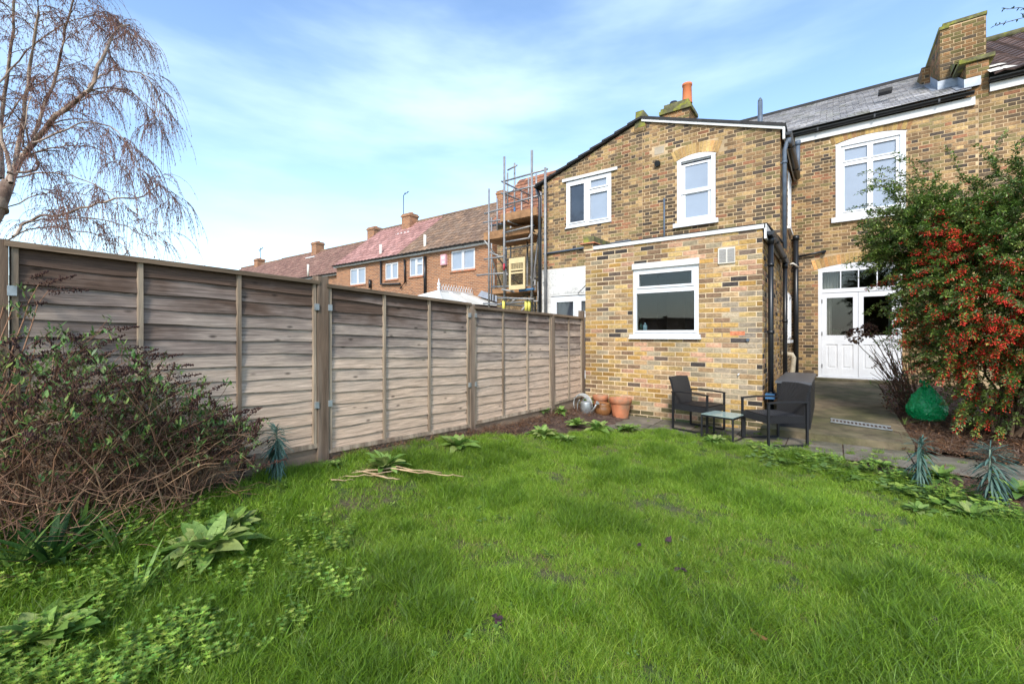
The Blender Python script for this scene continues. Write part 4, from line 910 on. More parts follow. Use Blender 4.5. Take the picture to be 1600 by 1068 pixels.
def deck(pts, Yf, Yb, th, m='scaf_board', drop=0):
    (x0, y0), (x1, y1) = pts; a = at(x0, y0, Yf); c = at(x1, y1, Yf); zb = (a.z + c.z) / 2; n_ = 5
    for k in range(n_):
        ya = lerp(Yf, Yb, k / n_); yb = lerp(Yf, Yb, (k + 1) / n_) - .015; b = MB(); b.box(a.x, c.x, ya, yb, zb - .045, zb); b.build('platform_board', M[m], sc)
    b = MB(); b.box(a.x, c.x, Yf - .045, Yf - .005, zb - .02, zb + th); b.build('toe_board', M[m], sc)
deck([(783, 346), (840, 335)], 11.25, 12.7, .22); deck([(757, 374), (828, 364)], 11.65, 12.9, .24); deck([(771, 458), (836, 454)], 11.4, 12.8, .14)
b = MB(); b.tube([at(804, 335, 11.3), at(804, 324, 11.3)], .035, 8); b.build('tube_sleeve', M['blue'], sc)
b = MB(); b.tube([at(787.5, 422, 11.15), at(787.5, 412, 11.15)], .035, 8); b.build('tube_sleeve', M['red'], sc)
for x in (787, 822, 827):
    b = MB(); b.tube([at(x, 486, 11.1), at(x, 470, 11.1)], .05, 8); b.build('tube_sleeve', M['yellow'], sc)
b = MB(); p = at(824, 453, 11.2); b.tube([p - V((.3, 0, 0)), p + V((.25, 0, .02))], .045, 8); b.build('tube_wrap', M['blue'], sc)
# cream gate panel hanging on the scaffold
gp = thing('gate_panel', tuple(at(808, 430, 11.1)), 'cream plastic safety gate hanging on the scaffold', 'gate')
Fg = frameY(11.1); a = at(796, 453, 11.1); c = at(821, 401, 11.1)
b = MB(); slab_holes(b, Fg, a.x, c.x, a.z, c.z, [(a.x + .07, c.x - .07, a.z + .14, a.z + .50), (a.x + .07, c.x - .07, a.z + .55, a.z + .60), (a.x + .07, c.x - .07, a.z + .65, c.z - .17)], .03, 0); b.build('frame', M['cream'], gp)
b = MB()
for i in range(4): z = lerp(a.z + .68, c.z - .2, i / 3); b.box(a.x + .07, c.x - .07, 11.085, 11.095, z, z + .012)
for i in range(6): x_ = lerp(a.x + .08, c.x - .08, i / 5); b.box(x_, x_ + .01, 11.085, 11.095, a.z + .65, c.z - .17)
b.build('mesh_infill', M['cream'], gp)

# ------------------------------------------------------------------ fence
fence = thing('wooden_fence', (-3.7, 3.5, 0), 'weathered overlap panel fence running from the left up to the brick extension', 'fence')
def fx(y): return -3.73 + .017 * y
random.seed(81)
ZB = {}
panels = [(-1.5, .20, .5, .45, 1.90, 1.87, (-.94, -.38), 14), (.292, 2.068, .43, .38, 1.86, 1.815, (.86, 1.45), 14), (2.172, 4.03, .31, .23, 1.795, 1.735, (2.78, 3.38), 14), (4.12, 5.92, .25, .22, 1.70, 1.675, (4.71, 5.28), 13), (6.0, 6.95, .26, .28, 1.675, 1.655, (6.49,), 13)]
for (ya, yb, ba, bb, ta, tb, bat, nb_) in panels:
    for k in range(nb_):
        b = MB(); m_ = 16; t0 = k / nb_; t1 = (k + 1) / nb_ + .028; ph = rnd(0, 50); amp = .013
        rows = []
        for i in range(m_ + 1):
            y = lerp(ya, yb, i / m_); lo = lerp(ba, bb, i / m_); hi = lerp(ta, tb, i / m_); X = fx(y)
            zb_ = lo + (hi - lo) * t0 + (amp * noise.noise(V((y * 3.1, ph, 0))) if k else 0); zt = lo + (hi - lo) * min(1, t1)
            bow = .009 * noise.noise(V((y * 1.7, ph + 9, 1)))
            rows.append([(X + .029 + bow, y, zb_), (X + .019 + bow, y, zb_ - .003), (X + .004, y, zt), (X + .010, y, zt)])
        n0 = len(b.v)
        for r in rows: b.v.extend(r)
        for i in range(m_):
            for q in range(4):
                a_ = n0 + i * 4 + q; c_ = n0 + i * 4 + (q + 1) % 4; b.f.append((a_, c_, c_ + 4, a_ + 4)); b.c.append((1, 1, 1)); b.sm.append(False)
        b.build('board', M['wood'], fence)
    def bz(y, f): t = (y - ya) / (yb - ya); return lerp(ba, bb, t) if f == 0 else lerp(ta, tb, t)
    for y in list(bat) + [ya + .02, yb - .02]:
        b = MB(); wd = .034; X = fx(y); z0 = bz(y, 0) - .01; z1 = bz(y, 1)
        b.raw([(X + .026, y - wd / 2, z0), (X + .026, y + wd / 2, z0), (X + .047, y + wd / 2 - .004, z0), (X + .047, y - wd / 2 + .004, z0), (X + .018, y - wd / 2, z1), (X + .018, y + wd / 2, z1), (X + .040, y + wd / 2 - .004, z1), (X + .040, y - wd / 2 + .004, z1)], [(0, 1, 5, 4), (3, 2, 6, 7), (0, 3, 7, 4), (1, 2, 6, 5), (4, 5, 6, 7)])
        b.build('batten', M['batten'], fence)
    b = MB()
    for (z0, z1, x0, x1) in ((.0, .036, -.014, .058),):
        b.raw([(fx(ya) + x0, ya - .02, ta + z0), (fx(ya) + x1, ya - .02, ta + z0 - .008), (fx(yb) + x1, yb + .02, tb + z0 - .008), (fx(yb) + x0, yb + .02, tb + z0), (fx(ya) + x0, ya - .02, ta + z1), (fx(ya) + x1, ya - .02, ta + z1 - .012), (fx(yb) + x1, yb + .02, tb + z1 - .012), (fx(yb) + x0, yb + .02, tb + z1)], [(0, 1, 2, 3), (4, 5, 6, 7), (0, 1, 5, 4), (1, 2, 6, 5), (2, 3, 7, 6), (3, 0, 4, 7)])
    b.build('capping', M['capping'], fence)
    b = MB(); b.raw([(fx(ya) + .012, ya, ba - .01), (fx(ya) + .05, ya, ba - .01), (fx(yb) + .05, yb, bb - .01), (fx(yb) + .012, yb, bb - .01), (fx(ya) + .028, ya, ba + .03), (fx(ya) + .045, ya, ba + .03), (fx(yb) + .045, yb, bb + .03), (fx(yb) + .028, yb, bb + .03)], [(0, 1, 2, 3), (4, 5, 6, 7), (1, 2, 6, 5), (0, 1, 5, 4)])
    b.build('bottom_rail', M['batten'], fence)
    b = MB(); b.raw([(fx(ya) - .01, ya, ba - .2), (fx(ya) + .02, ya, ba - .2), (fx(yb) + .02, yb, bb - .2), (fx(yb) - .01, yb, bb - .2), (fx(ya) - .01, ya, ba - .012), (fx(ya) + .02, ya, ba - .012), (fx(yb) + .02, yb, bb - .012), (fx(yb) - .01, yb, bb - .012)], [(0, 1, 2, 3), (4, 5, 6, 7), (1, 2, 6, 5)])
    b.build('gravel_board', M['gravel_board'], fence)
for (y, zt, w_) in ((.245, 1.90, .085), (2.12, 1.89, .10), (4.075, 1.755, .085), (5.96, 1.70, .075), (6.985, 1.80, .07)):
    b = MB(); X = fx(y); b.raw([(X - .04, y - w_ / 2, -.1), (X + .058, y - w_ / 2, -.1), (X + .058, y + w_ / 2, -.1), (X - .04, y + w_ / 2, -.1), (X - .04, y - w_ / 2, zt), (X + .05, y - w_ / 2, zt - .01), (X + .05, y + w_ / 2, zt - .01), (X - .04, y + w_ / 2, zt)], [(4, 5, 6, 7), (0, 1, 5, 4), (1, 2, 6, 5), (2, 3, 7, 6), (3, 0, 4, 7)])
    b.build('post', M['post'], fence)
    for z in (.72, 1.58):
        if y > 5: continue
        for sgn in (-1, 1):
            b = MB(); yy = y + sgn * (w_ / 2 + .012); b.box(X + .03, X + .062, yy - .018, yy + .018, z, z + .055); b.build('bracket', M['galv'], fence)

# ------------------------------------------------------------------ furniture
def make_chair(name):
    t = proto(name); W, D = .50, .50; s = .024; ws = W / 2
    for sg in (-1, 1):
        y = sg * ws
        for xx in (D / 2, -D / 2):
            b = MB(); b.bar((xx, y, .012), (xx, y, .525), s, s, (1, 0, 0)); b.build('leg', M['metal_black'], t)
        b = MB()
        pts = [(-D / 2 - .02, y, .535), (-D / 4, y, .545), (D / 6, y, .545), (D / 2 + .012, y, .53)]
        for p, q in zip(pts[:-1], pts[1:]): b.bar(p, q, .04, .018)
        b.build('armrest', M['metal_black'], t)
        b = MB(); b.bar((-D / 2, y, .012), (D / 2, y, .012), s, s); b.build('base_rail', M['metal_black'], t)
    b = MB(); rows = []
    for i in range(9):
        for j in range(9):
            u = i / 8; v = j / 8; rows.append((lerp(-D / 2, D / 2 - .0, u), lerp(-ws + .013, ws - .013, v), .365 - .03 * math.sin(math.pi * v) * math.sin(math.pi * min(1, u * 1.1)) + .012 * u))
    fs = [(i * 9 + j, (i + 1) * 9 + j, (i + 1) * 9 + j + 1, i * 9 + j + 1) for i in range(8) for j in range(8)]
    b.raw(rows, fs, smooth=True)
    for (x0, x1, y0, y1) in ((D / 2 - .01, D / 2 + .012, -ws + .013, ws - .013), (-D / 2, -D / 2 + .02, -ws + .013, ws - .013), (-D / 2, D / 2, -ws + .012, -ws + .03), (-D / 2, D / 2, ws - .03, ws - .012)): b.box(x0, x1, y0, y1, .285, .367)
    b.build('seat', M['weave'], t)
    b = MB(); n_ = 8
    for i in range(n_):
        for j in range(n_):
            def P(u, v, o): z = lerp(.34, .735, v); y = lerp(-ws + .013, ws - .013, u); return (-D / 2 + .03 - .075 * v * v - .02 * math.sin(math.pi * u) + o, y, z + (.012 * math.sin(math.pi * u) if v == 1 else 0))
            for o in (0, -.03):
                b.face([P(i / n_, j / n_, o), P((i + 1) / n_, j / n_, o), P((i + 1) / n_, (j + 1) / n_, o), P(i / n_, (j + 1) / n_, o)], smooth=True)
        b.face([P(i / n_, 1, 0), P((i + 1) / n_, 1, 0), P((i + 1) / n_, 1, -.03), P(i / n_, 1, -.03)])
    for u in (0, 1):
        for j in range(n_): b.face([P(u, j / n_, 0), P(u, (j + 1) / n_, 0), P(u, (j + 1) / n_, -.03), P(u, j / n_, -.03)])
    b.build('backrest', M['weave'], t)
    return t
chair = make_chair('garden_chair')
place(chair, (-1.545, 6.60, .012), R(-14), 1, 'black rattan armchair against the brick wall, left of the glass table', 'black rattan garden chairs', 'chair')
copy_tree(chair, (-.60, 6.38, .012), R(222), 1, 'black rattan armchair right of the glass table, its back to the concrete slab', 'black rattan garden chairs', 'chair')
tb = thing('side_table', (-1.16, 6.25, .012), 'small black metal table with a glass top between the two garden chairs', 'table')
tbp = proto('tmp')
C4 = [V((-1.40, 6.12, 0)), V((-1.0, 6.02, 0)), V((-.92, 6.42, 0)), V((-1.32, 6.49, 0))]
for p in C4:
    q = V((-1.16, 6.262, 0)); p2 = p.lerp(q, .03); b = MB(); b.bar(p2 + V((0, 0, .01)), p2 + V((0, 0, .315)), .022, .022); b.build('leg', M['metal_black'], tb)
b = MB()
for i in range(4): b.bar(C4[i].lerp(q, .03) + V((0, 0, .305)), C4[(i + 1) % 4].lerp(q, .03) + V((0, 0, .305)), .02, .02)
for i in (1, 3): b.bar(C4[i].lerp(q, .03) + V((0, 0, .022)), C4[(i + 1) % 4].lerp(q, .03) + V((0, 0, .022)), .02, .02)
b.build('frame', M['metal_black'], tb)
b = MB(); b.raw([p + V((0, 0, .318)) for p in C4] + [p + V((0, 0, .326)) for p in C4], [(0, 1, 2, 3), (4, 5, 6, 7), (0, 1, 5, 4), (1, 2, 6, 5), (2, 3, 7, 6), (3, 0, 4, 7)]); b.build('glass_top', M['table_glass'], tb)
bpy.data.objects.remove(tbp)
# storage box
sb = thing('storage_box', (-.42, 7.9, .12), 'long black wicker-look box on the concrete behind the right chair', 'box')
b = MB(); b.box(-.62, -.235, 7.0, 8.72, .11, .70); b.build('body', M['weave'], sb)
b = MB(); b.box(-.635, -.22, 6.985, 8.74, .702, .735); b.build('lid', M['lid'], sb)

# pots, can, hose
def pot(name, loc, r, h, m, label):
    t = thing(name, loc, label, 'plant pot'); x, y, z = loc
    b = MB(); b.lathe([(r * .66, 0), (r * .9, h * .76)], (x, y, z), 28); b.lathe([(r * .62, .01), (r * .0, .01)], (x, y, z), 28); b.build('body', M[m], t)
    b = MB(); b.lathe([(r * .93, h * .75), (r * .98, h * .76), (r, h * .98), (r * .98, h), (r * .88, h), (r * .84, h * .8)], (x, y, z), 28); b.build('rim', M[m], t)
    b = MB(); b.lathe([(r * .87, h * .84), (0, h * .86)], (x, y, z), 20); b.build('soil', M['soil'], t); return t
pot('flower_pot', (-2.80, 6.80, .012), .185, .32, 'terracotta', 'large terracotta flower pot with a banded rim, rightmost by the brick wall')
pot('flower_pot', (-3.20, 6.90, .03), .135, .30, 'terracotta', 'smaller terracotta pot behind the brown glazed bowl')
t = thing('glazed_pot', (-3.06, 6.68, .012), 'rounded brown glazed pot in front of the smaller terracotta pot', 'plant pot')
b = MB(); b.lathe([(0, 0), (.08, 0), (.135, .09), (.14, .15), (.115, .20), (.125, .225), (.115, .23), (.1, .20)], (-3.06, 6.68, .012), 28); b.build('body', M['glazed'], t)
b = MB(); b.lathe([(.11, .205), (0, .21)], (-3.06, 6.68, .012), 20); b.build('soil', M['soil'], t)
t = thing('watering_can', (-3.26, 6.55, .03), 'galvanised steel watering can beside the pots', 'watering can')
wc = V((-3.27, 6.5, .03))
b = MB(); b.lathe([(0, 0), (.095, 0), (.09, .22), (.085, .235), (.05, .245), (.0, .245)], wc, 24); b.lathe([(.097, .02), (.099, .03), (.097, .04)], wc, 24); b.build('body', M['galv'], t)
b = MB(); b.tube([wc + V((.08, 0, .06)), wc + V((.15, -.02, .14)), wc + V((.20, -.03, .22))], [.02, .015, .012], 8); b.tube([wc + V((.20, -.03, .22)), wc + V((.225, -.035, .245))], [.015, .035], 10); b.build('spout', M['galv'], t)
b = MB(); b.tube([wc + V((-.06 + .05 * math.cos(a) - .05, .0, .13 + .13 * math.sin(a))) for a in [R(100 + k * 20) for k in range(9)]], .008, 6); b.tube([wc + V((.06 * math.cos(a), 0, .235 + .06 * math.sin(a))) for a in [R(k * 20) for k in range(10)]], .008, 6); b.build('handle', M['galv'], t)
b = MB(); random.seed(4)
for k in range(5):
    r = .15 + .008 * k; c = V((-3.44 + .01 * k, 6.62 - .012 * k, .19)); b.tube([c + V((math.cos(a) * r, .04 * math.sin(a * .5) + .01 * k, math.sin(a) * r)) for a in [i * math.pi / 12 for i in range(25)]], .009, 6)
tag(b.build('garden_hose', M['hose']), 'coil of pale grey hose leaning by the watering can', 'hose')

# rubbish bag
def bag_mat():
    return mat('green_polythene', (.012, .42, .12), .18, .15, 8, .8, 12, spec=.6, bdist=.05, trans=.15)
bag = thing('rubbish_bag', (1.12, 8.4, .16), 'knotted green plastic rubbish bag at the foot of the berry bush', 'bag')
c = atz(1448, 655, .14); c = V((c.x, c.y, .14)); bag.location = c
b = MB(); nu, nv = 84, 56; rows = []
for j in range(nv + 1):
    ph = math.pi * j / nv
    for i in range(nu):
        th_ = 2 * math.pi * i / nu; d = V((math.sin(ph) * math.cos(th_), math.sin(ph) * math.sin(th_), -math.cos(ph)))
        r = 1 + .10 * noise.noise(d * 2.2 + V((3, 0, 0))) + .10 * abs(noise.noise(d * 4 + V((0, 5, 0)))) + .055 * abs(noise.noise(d * 11 + V((7, 5, 0))))  + .05 * math.sin(th_ * 9 + 3 * d.z) * max(0, d.z) ** 1.5 + .22 * max(0, d.z) ** 6
        zz = d.z * .25 * r; zz = max(zz, -.17); k = 1 - .25 * max(0, d.z) ** 2
        rows.append(c + V((d.x * .215 * r * k, d.y * .215 * r * k, zz + .17)))
fs = [(j * nu + i, j * nu + (i + 1) % nu, (j + 1) * nu + (i + 1) % nu, (j + 1) * nu + i) for j in range(nv) for i in range(nu)]
b.raw(rows, fs, smooth=False); GB = bag_mat(); b.build('body', GB, bag)
b = MB(); tp = c + V((-.02, -.02, .46)); b.tube([tp, tp + V((0, 0, .03)), tp + V((.0, 0, .055))], [.06, .022, .026], 10)
for k in range(7):
    a = k * 1.25; b.raw([tp + V((0, 0, .045)), tp + V((math.cos(a) * .06, math.sin(a) * .06, .13)), tp + V((math.cos(a + .7) * .07, math.sin(a + .7) * .05, .08))], [(0, 1, 2)])
b.build('knot', GB, bag)
#PLANTS
# ------------------------------------------------------------------ grass and other growth (scattered with geometry nodes)
def scatter(name, protos, pts, m_label, matname=None):
    """pts: list of (pos, rot_z, tilt, scale, index, tint)"""
    me = bpy.data.meshes.new(name); me.from_pydata([p[0] for p in pts], [], [])
    for an, ty, fn in (('rot', 'FLOAT_VECTOR', lambda p: (p[2] * math.cos(p[1]), p[2] * math.sin(p[1]), p[1])), ('scl', 'FLOAT', lambda p: p[3]), ('idx', 'INT', lambda p: p[4]), ('gt', 'FLOAT', lambda p: p[5])):
        a = me.attributes.new(an, ty, 'POINT')
        if ty == 'FLOAT_VECTOR': a.data.foreach_set('vector', np.array([fn(p) for p in pts], np.float32).ravel())
        else: a.data.foreach_set('value', [fn(p) for p in pts])
    o = bpy.data.objects.new(name, me); COL.objects.link(o)
    col = bpy.data.collections.new(name + '_sources')
    for i, mb in enumerate(protos):
        q = bpy.data.objects.new('%s_source_%02d' % (name, i), mesh_of(mb, name, M[matname])); col.objects.link(q)
    g = bpy.data.node_groups.new(name, 'GeometryNodeTree')
    g.interface.new_socket('Geometry', in_out='INPUT', socket_type='NodeSocketGeometry'); g.interface.new_socket('Geometry', in_out='OUTPUT', socket_type='NodeSocketGeometry')
    gi = g.nodes.new('NodeGroupInput'); go = g.nodes.new('NodeGroupOutput'); ip = g.nodes.new('GeometryNodeInstanceOnPoints'); ci = g.nodes.new('GeometryNodeCollectionInfo')
    ci.inputs['Collection'].default_value = col; ci.inputs['Separate Children'].default_value = True; ci.inputs['Reset Children'].default_value = True
    def na(n, ty): k = g.nodes.new('GeometryNodeInputNamedAttribute'); k.data_type = ty; k.inputs['Name'].default_value = n; return k.outputs['Attribute']
    er = g.nodes.new('FunctionNodeEulerToRotation')
    g.links.new(gi.outputs[0], ip.inputs['Points']); g.links.new(ci.outputs[0], ip.inputs['Instance']); ip.inputs['Pick Instance'].default_value = True
    g.links.new(na('idx', 'INT'), ip.inputs['Instance Index']); g.links.new(na('rot', 'FLOAT_VECTOR'), er.inputs[0]); g.links.new(er.outputs[0], ip.inputs['Rotation']); g.links.new(na('scl', 'FLOAT'), ip.inputs['Scale'])
    g.links.new(ip.outputs[0], go.inputs[0])
    md = o.modifiers.new('scatter', 'NODES'); md.node_group = g
    return tag(o, m_label, kind='stuff')
def grow_mat(name, rough=.45, trans=.3):
    m = mat(name, (1, 1, 1), rough, .12, 30, 0, tint=True, trans=trans, spec=.35)
    t = m.node_tree; n = t.nodes; l = t.links.new
    ga = n.new('ShaderNodeAttribute'); ga.attribute_type = 'INSTANCER'; ga.attribute_name = 'gt'
    vms = [k for k in n if k.bl_idname == 'ShaderNodeVectorMath'][0]; src = vms.inputs['Scale'].links[0].from_socket
    l(mth('MULTIPLY', src, ga.outputs['Fac'], t=t), vms.inputs['Scale']); return m
M['grass'] = grow_mat('grass_blades'); M['weed'] = grow_mat('weed_leaves')
random.seed(101)
def tuft(nb_, spread, h0, h1, cols, lean=.5, wid=.0022):
    b = MB()
    for i in range(nb_):
        a = rnd(0, 6.28); r = spread * math.sqrt(random.random()); p = V((math.cos(a) * r, math.sin(a) * r, 0)); h = rnd(h0, h1)
        da = rnd(0, 6.28); ln = rnd(.1, lean) + r / spread * .25; d = V((math.cos(da), math.sin(da), 0)); fa = rnd(0, 3.14); s = V((math.cos(fa), math.sin(fa), 0)) * wid * rnd(.7, 1.25)
        c = random.choice(cols); k = rnd(.8, 1.25); c = tuple(v * k for v in c); n0 = len(b.v); K = 3
        for j in range(K + 1):
            t = j / K; q = p + V((0, 0, h * (t - .22 * ln * t * t))) + d * (ln * h * t * t); w_ = s * (1 - t * .9) 
            b.v.extend([tuple(q - w_), tuple(q + w_)])
        for j in range(K): b.f.append((n0 + 2 * j, n0 + 2 * j + 1, n0 + 2 * j + 3, n0 + 2 * j + 2)); b.c.append(c); b.sm.append(True)
    return b
GC = [(.215, .36, .022), (.16, .295, .018), (.31, .43, .06), (.12, .225, .016), (.25, .35, .035)]
GD = [(.10, .195, .014), (.125, .225, .016), (.085, .165, .014)]
GY = [(.36, .32, .09), (.20, .30, .04), (.42, .30, .13)]
P_ = [tuft(52, .06, .035, .075, GC, .9) for _ in range(5)] + [tuft(52, .06, .04, .09, GC + GD, .8) for _ in range(3)] + [tuft(48, .055, .06, .12, GD + GC[:2], .8) for _ in range(3)] + [tuft(30, .06, .03, .07, GC + GY, 1.1) for _ in range(2)]
pts = []
def flat_ok(x, y): return inpoly(x, y, LP)
nL = 0
random.seed(102)
while nL < 18500:
    # denser close to the camera
    y = rnd(-.2, 6.35); x = rnd(-3.6, 2.2); dd = math.hypot(x, y)
    if dd < .9 or not flat_ok(x, y): continue
    if random.random() > (1.0 if dd < 3 else max(.45, 1.5 - dd * .17)): continue
    ang = math.degrees(math.atan2(-x, y)) - 36.4
    if abs(ang) > 56: continue
    # thin out in the weedy left border
    edge = sst(-3.6, -3.1, x + .35 * noise.noise(V((y * 2, 1, 1)))) if y < 3.4 else 1
    if random.random() > edge: continue
    c = noise.noise(V((x * 1.6, y * 1.6, 4))) + .6 * noise.noise(V((x * 4.5, y * 4.5, 9)))
    bare = noise.noise(V((x * 2.6, y * 2.6, 55)))
    if bare > .46 and random.random() < .3: continue
    if c > .22: idx = random.choice([8, 9, 10, 5, 6])
    elif c < -.22 or bare > .3: idx = random.choice([11, 12, 11, 1])
    else: idx = random.randrange(8)
    near_edge = sst(6.3, 5.2, y)
    s = rnd(.75, 1.15) * (.8 + .35 * max(-.6, min(1, c + .3))) * (.75 + .25 * near_edge)
    tn = rnd(.85, 1.15) * (1 + .28 * noise.noise(V((x * .8, y * .8, 33)))) * (1 - .12 * sst(0, .5, c)) * (1 + .10 * sst(4, 1.5, dd) * 0)
    pts.append(((x, y, gz(x, y)), rnd(0, 6.28), rnd(0, .22), s, idx, tn)); nL += 1
for k in range(900):     # grass coming up between the border weeds
    px_ = rnd(-40, 560); c = atz(px_, rnd(850, 1068), .12)
    if c.x < -3.55: continue
    pts.append(((c.x, c.y, gz(c.x, c.y)), rnd(0, 6.28), rnd(0, .3), rnd(.8, 1.25), random.choice([5, 6, 8, 9, 0]), rnd(.75, 1.1)))
for k in range(70):      # tufts in the paving joints and against the slab
    x = rnd(-2.4, 1.3); y = random.choice([6.27, 6.52, 6.76, 6.3, 6.28]) + rnd(-.02, .02)
    pts.append(((x, y, .01), rnd(0, 6.28), .2, rnd(.35, .8), random.randrange(8), rnd(.8, 1.1)))
# big dark tussocks
for (px_, py_) in ((440, 930), (300, 960), (360, 1000), (240, 980), (560, 960), (150, 990), (480, 1030), (90, 1020)):
    c = atz(px_, py_, .06)
    for k in range(9): pts.append(((c.x + rnd(-.08, .08), c.y + rnd(-.08, .08), gz(c.x, c.y)), rnd(0, 6.28), rnd(0, .3), rnd(1.0, 1.35), random.choice([8, 9, 10]), rnd(.7, .9)))
scatter('grass', P_, pts, 'long soft green lawn grass in uneven tufts', 'grass')

# weeds: cleavers whorls, clover leaves
def whorl_plant(cols, n_st=5, h=.12, ll=.018):
    b = MB()
    for i in range(n_st):
        a = rnd(0, 6.28); tip = V((math.cos(a) * rnd(.02, .08), math.sin(a) * rnd(.02, .08), rnd(.5, 1) * h)); c = random.choice(cols)
        b.tube([(0, 0, 0), tip * .5 + V((0, 0, .01)), tip], .0011, 3, c, False)
        for lv in range(3):
            p = tip * (.45 + .275 * lv)
            for k in range(7):
                t = k * .9 + lv; leaf(b, p, (math.cos(t), math.sin(t), .45), (0, 0, 1), ll * rnd(.8, 1.2) * (1.1 - .15 * lv), .006, tuple(v * rnd(.85, 1.2) for v in c), .2, 2)
    return b
def clover(cols, n=6, h=.05, r=.014):
    b = MB()
    for i in range(n):
        a = rnd(0, 6.28); p = V((math.cos(a) * rnd(.01, .06), math.sin(a) * rnd(.01, .06), rnd(.4, 1) * h)); c = random.choice(cols)
        b.tube([(p.x * .3, p.y * .3, 0), p], .0009, 3, c, False); t0 = rnd(0, 6)
        for k in range(3):
            t = t0 + k * 2.09; leaf(b, p, (math.cos(t), math.sin(t), .15), (0, 0, 1), r * 1.6, r * 1.3, c, .1, 3)
    return b
WC = [(.26, .39, .06), (.18, .30, .05), (.32, .43, .08), (.13, .23, .04)]; WG = [(.17, .28, .08), (.14, .24, .06), (.2, .3, .10)]
PW = [whorl_plant(WC) for _ in range(5)] + [clover(WG) for _ in range(3)] + [clover(WC, 7, .07, .018) for _ in range(2)]
pts = []; random.seed(103)
for k in range(760):       # cleavers along the left border
    py_ = rnd(815, 1068); px_ = rnd(-60, 560 - max(0, py_ - 930) * 2.6)
    if py_ < 860 and px_ < 180: continue
    c = atz(px_, py_, .12)
    if c.x < -3.62: continue
    if noise.noise(V((c.x * 3, c.y * 3, 71))) < -.18: continue
    pts.append(((c.x, c.y, gz(c.x, c.y)), rnd(0, 6.28), rnd(0, .4), rnd(.5, 1.25) ** 1.3, random.choice([0, 1, 2, 3, 4]), rnd(.7, 1.25)))
for k in range(420):
    y = rnd(.6, 6.2); x = rnd(-3.3, 1.6)
    if not flat_ok(x, y) or noise.noise(V((x * 1.7, y * 1.7, 12))) < .05: continue
    pts.append(((x, y, gz(x, y) + .02), rnd(0, 6.28), .2, rnd(.32, .58), random.randrange(5, 10), rnd(.8, 1.15)))
for (A, B_, n_) in (((1180, 703), (1330, 735), 90), ((1340, 735), (1600, 815), 190), ((640, 690), (430, 740), 90)):   # low mats along the edges
    for k in range(n_):
        t = random.random(); c = atz(lerp(A[0], B_[0], t) + rnd(-20, 20), lerp(A[1], B_[1], t) + rnd(-10, 14), .03)
        pts.append(((c.x, c.y, gz(c.x, c.y)), rnd(0, 6.28), .2, rnd(.9, 1.5), random.choice([5, 6, 7, 8, 9, 1]), rnd(.8, 1.15)))
scatter('weeds', PW, pts, 'low cleavers and clover growing through the grass and border', 'weed')

# leaf litter, crumbs on soil and paving
random.seed(104)
def litter(cols, n=7):
    b = MB()
    for i in range(n):
        p = V((rnd(-.05, .05), rnd(-.05, .05), rnd(0, .015))); a = rnd(0, 6.28)
        if random.random() < .55: leaf(b, p, (math.cos(a), math.sin(a), rnd(-.1, .5)), (0, 0, 1), rnd(.02, .045), rnd(.01, .02), random.choice(cols), rnd(-.5, .8), 2, rnd(-.5, .8))
        else:
            q = p + V((math.cos(a) * rnd(.05, .12), math.sin(a) * rnd(.05, .12), rnd(0, .04))); b.tube([p, (p + q) / 2 + V((0, 0, rnd(0, .03))), q], rnd(.001, .002), 3, random.choice(cols), False)
    return b
LC = [(.20, .095, .045), (.28, .15, .08), (.13, .065, .035), (.34, .22, .13), (.17, .11, .08)]
PLt = [litter(LC) for _ in range(6)]; pts = []
for k in range(1500):
    x, y = rnd(.7, 2.7), rnd(6.7, 9.2)
    if y < 6.8 and x < .8: continue
    pts.append(((x, y, .02 + .3 * sst(7, 12, y) + rnd(0, .05)), rnd(0, 6.28), rnd(0, .5), rnd(.8, 1.7), random.randrange(6), rnd(.7, 1.2)))
for k in range(500):
    y = rnd(2.2, 6.9); x = fx(y) + .05 + abs(random.gauss(0, .28))
    if inpoly(x, y, LP) and random.random() < .8: continue
    if x > -2.6: continue
    pts.append(((x, y, gz(x, y)), rnd(0, 6.28), rnd(0, .5), rnd(.7, 1.3), random.randrange(6), rnd(.7, 1.2)))
for k in range(260):
    x, y = rnd(.2, 2.6), rnd(4.4, 6.1)
    if inpoly(x, y, LP): continue
    pts.append(((x, y, gz(x, y)), rnd(0, 6.28), rnd(0, .5), rnd(.7, 1.3), random.randrange(6), rnd(.7, 1.1)))
for k in range(45): pts.append(((rnd(-2.6, 1.6), rnd(6.3, 6.75), .014), rnd(0, 6.28), .2, rnd(.3, .5), random.randrange(6), rnd(.8, 1.6)))
scatter('leaf_litter', PLt, pts, 'dead brown leaves and twigs lying on the bare beds', 'weed')

# ------------------------------------------------------------------ leafy clumps, every leaf a part
def rosette(n, ln, wd, cols, rise=(.3, 1.0), droop=.9, fold=.22, seg=6, nshape=5, prof=None, ruf=0):
    t = proto('rosette'); shapes = []
    for i in range(nshape):
        b = MB(); c = cols[i % len(cols)]
        leaf(b, (0, 0, 0), (1, 0, 0), (0, 0, 1), ln * rnd(.85, 1.1), wd * rnd(.85, 1.15), c, droop * rnd(.6, 1.5), seg, fold, prof, True, ruf)
        shapes.append(mesh_of(b, 'leaf', M['leaf']))
    for i in range(n):
        o = bpy.data.objects.new('leaf', random.choice(shapes)); COL.objects.link(o); o.parent = t
        f = i / n; s = rnd(.75, 1.1) * (1 - .35 * f); a = i * 2.4 + rnd(-.3, .3)
        o.rotation_euler = (rnd(-.5, .5), -lerp(rise[0], rise[1], f) + rnd(-.25, .25), a); o.scale = (s, s, s); o.location = (math.cos(a) * .012, math.sin(a) * .012, .01)
    return t
fox_prof = lambda t: (math.sin(math.pi * min(1, .12 + .88 * t)) ** .8) * (1 if t > .22 else .45 + t * 2.5)
random.seed(105)
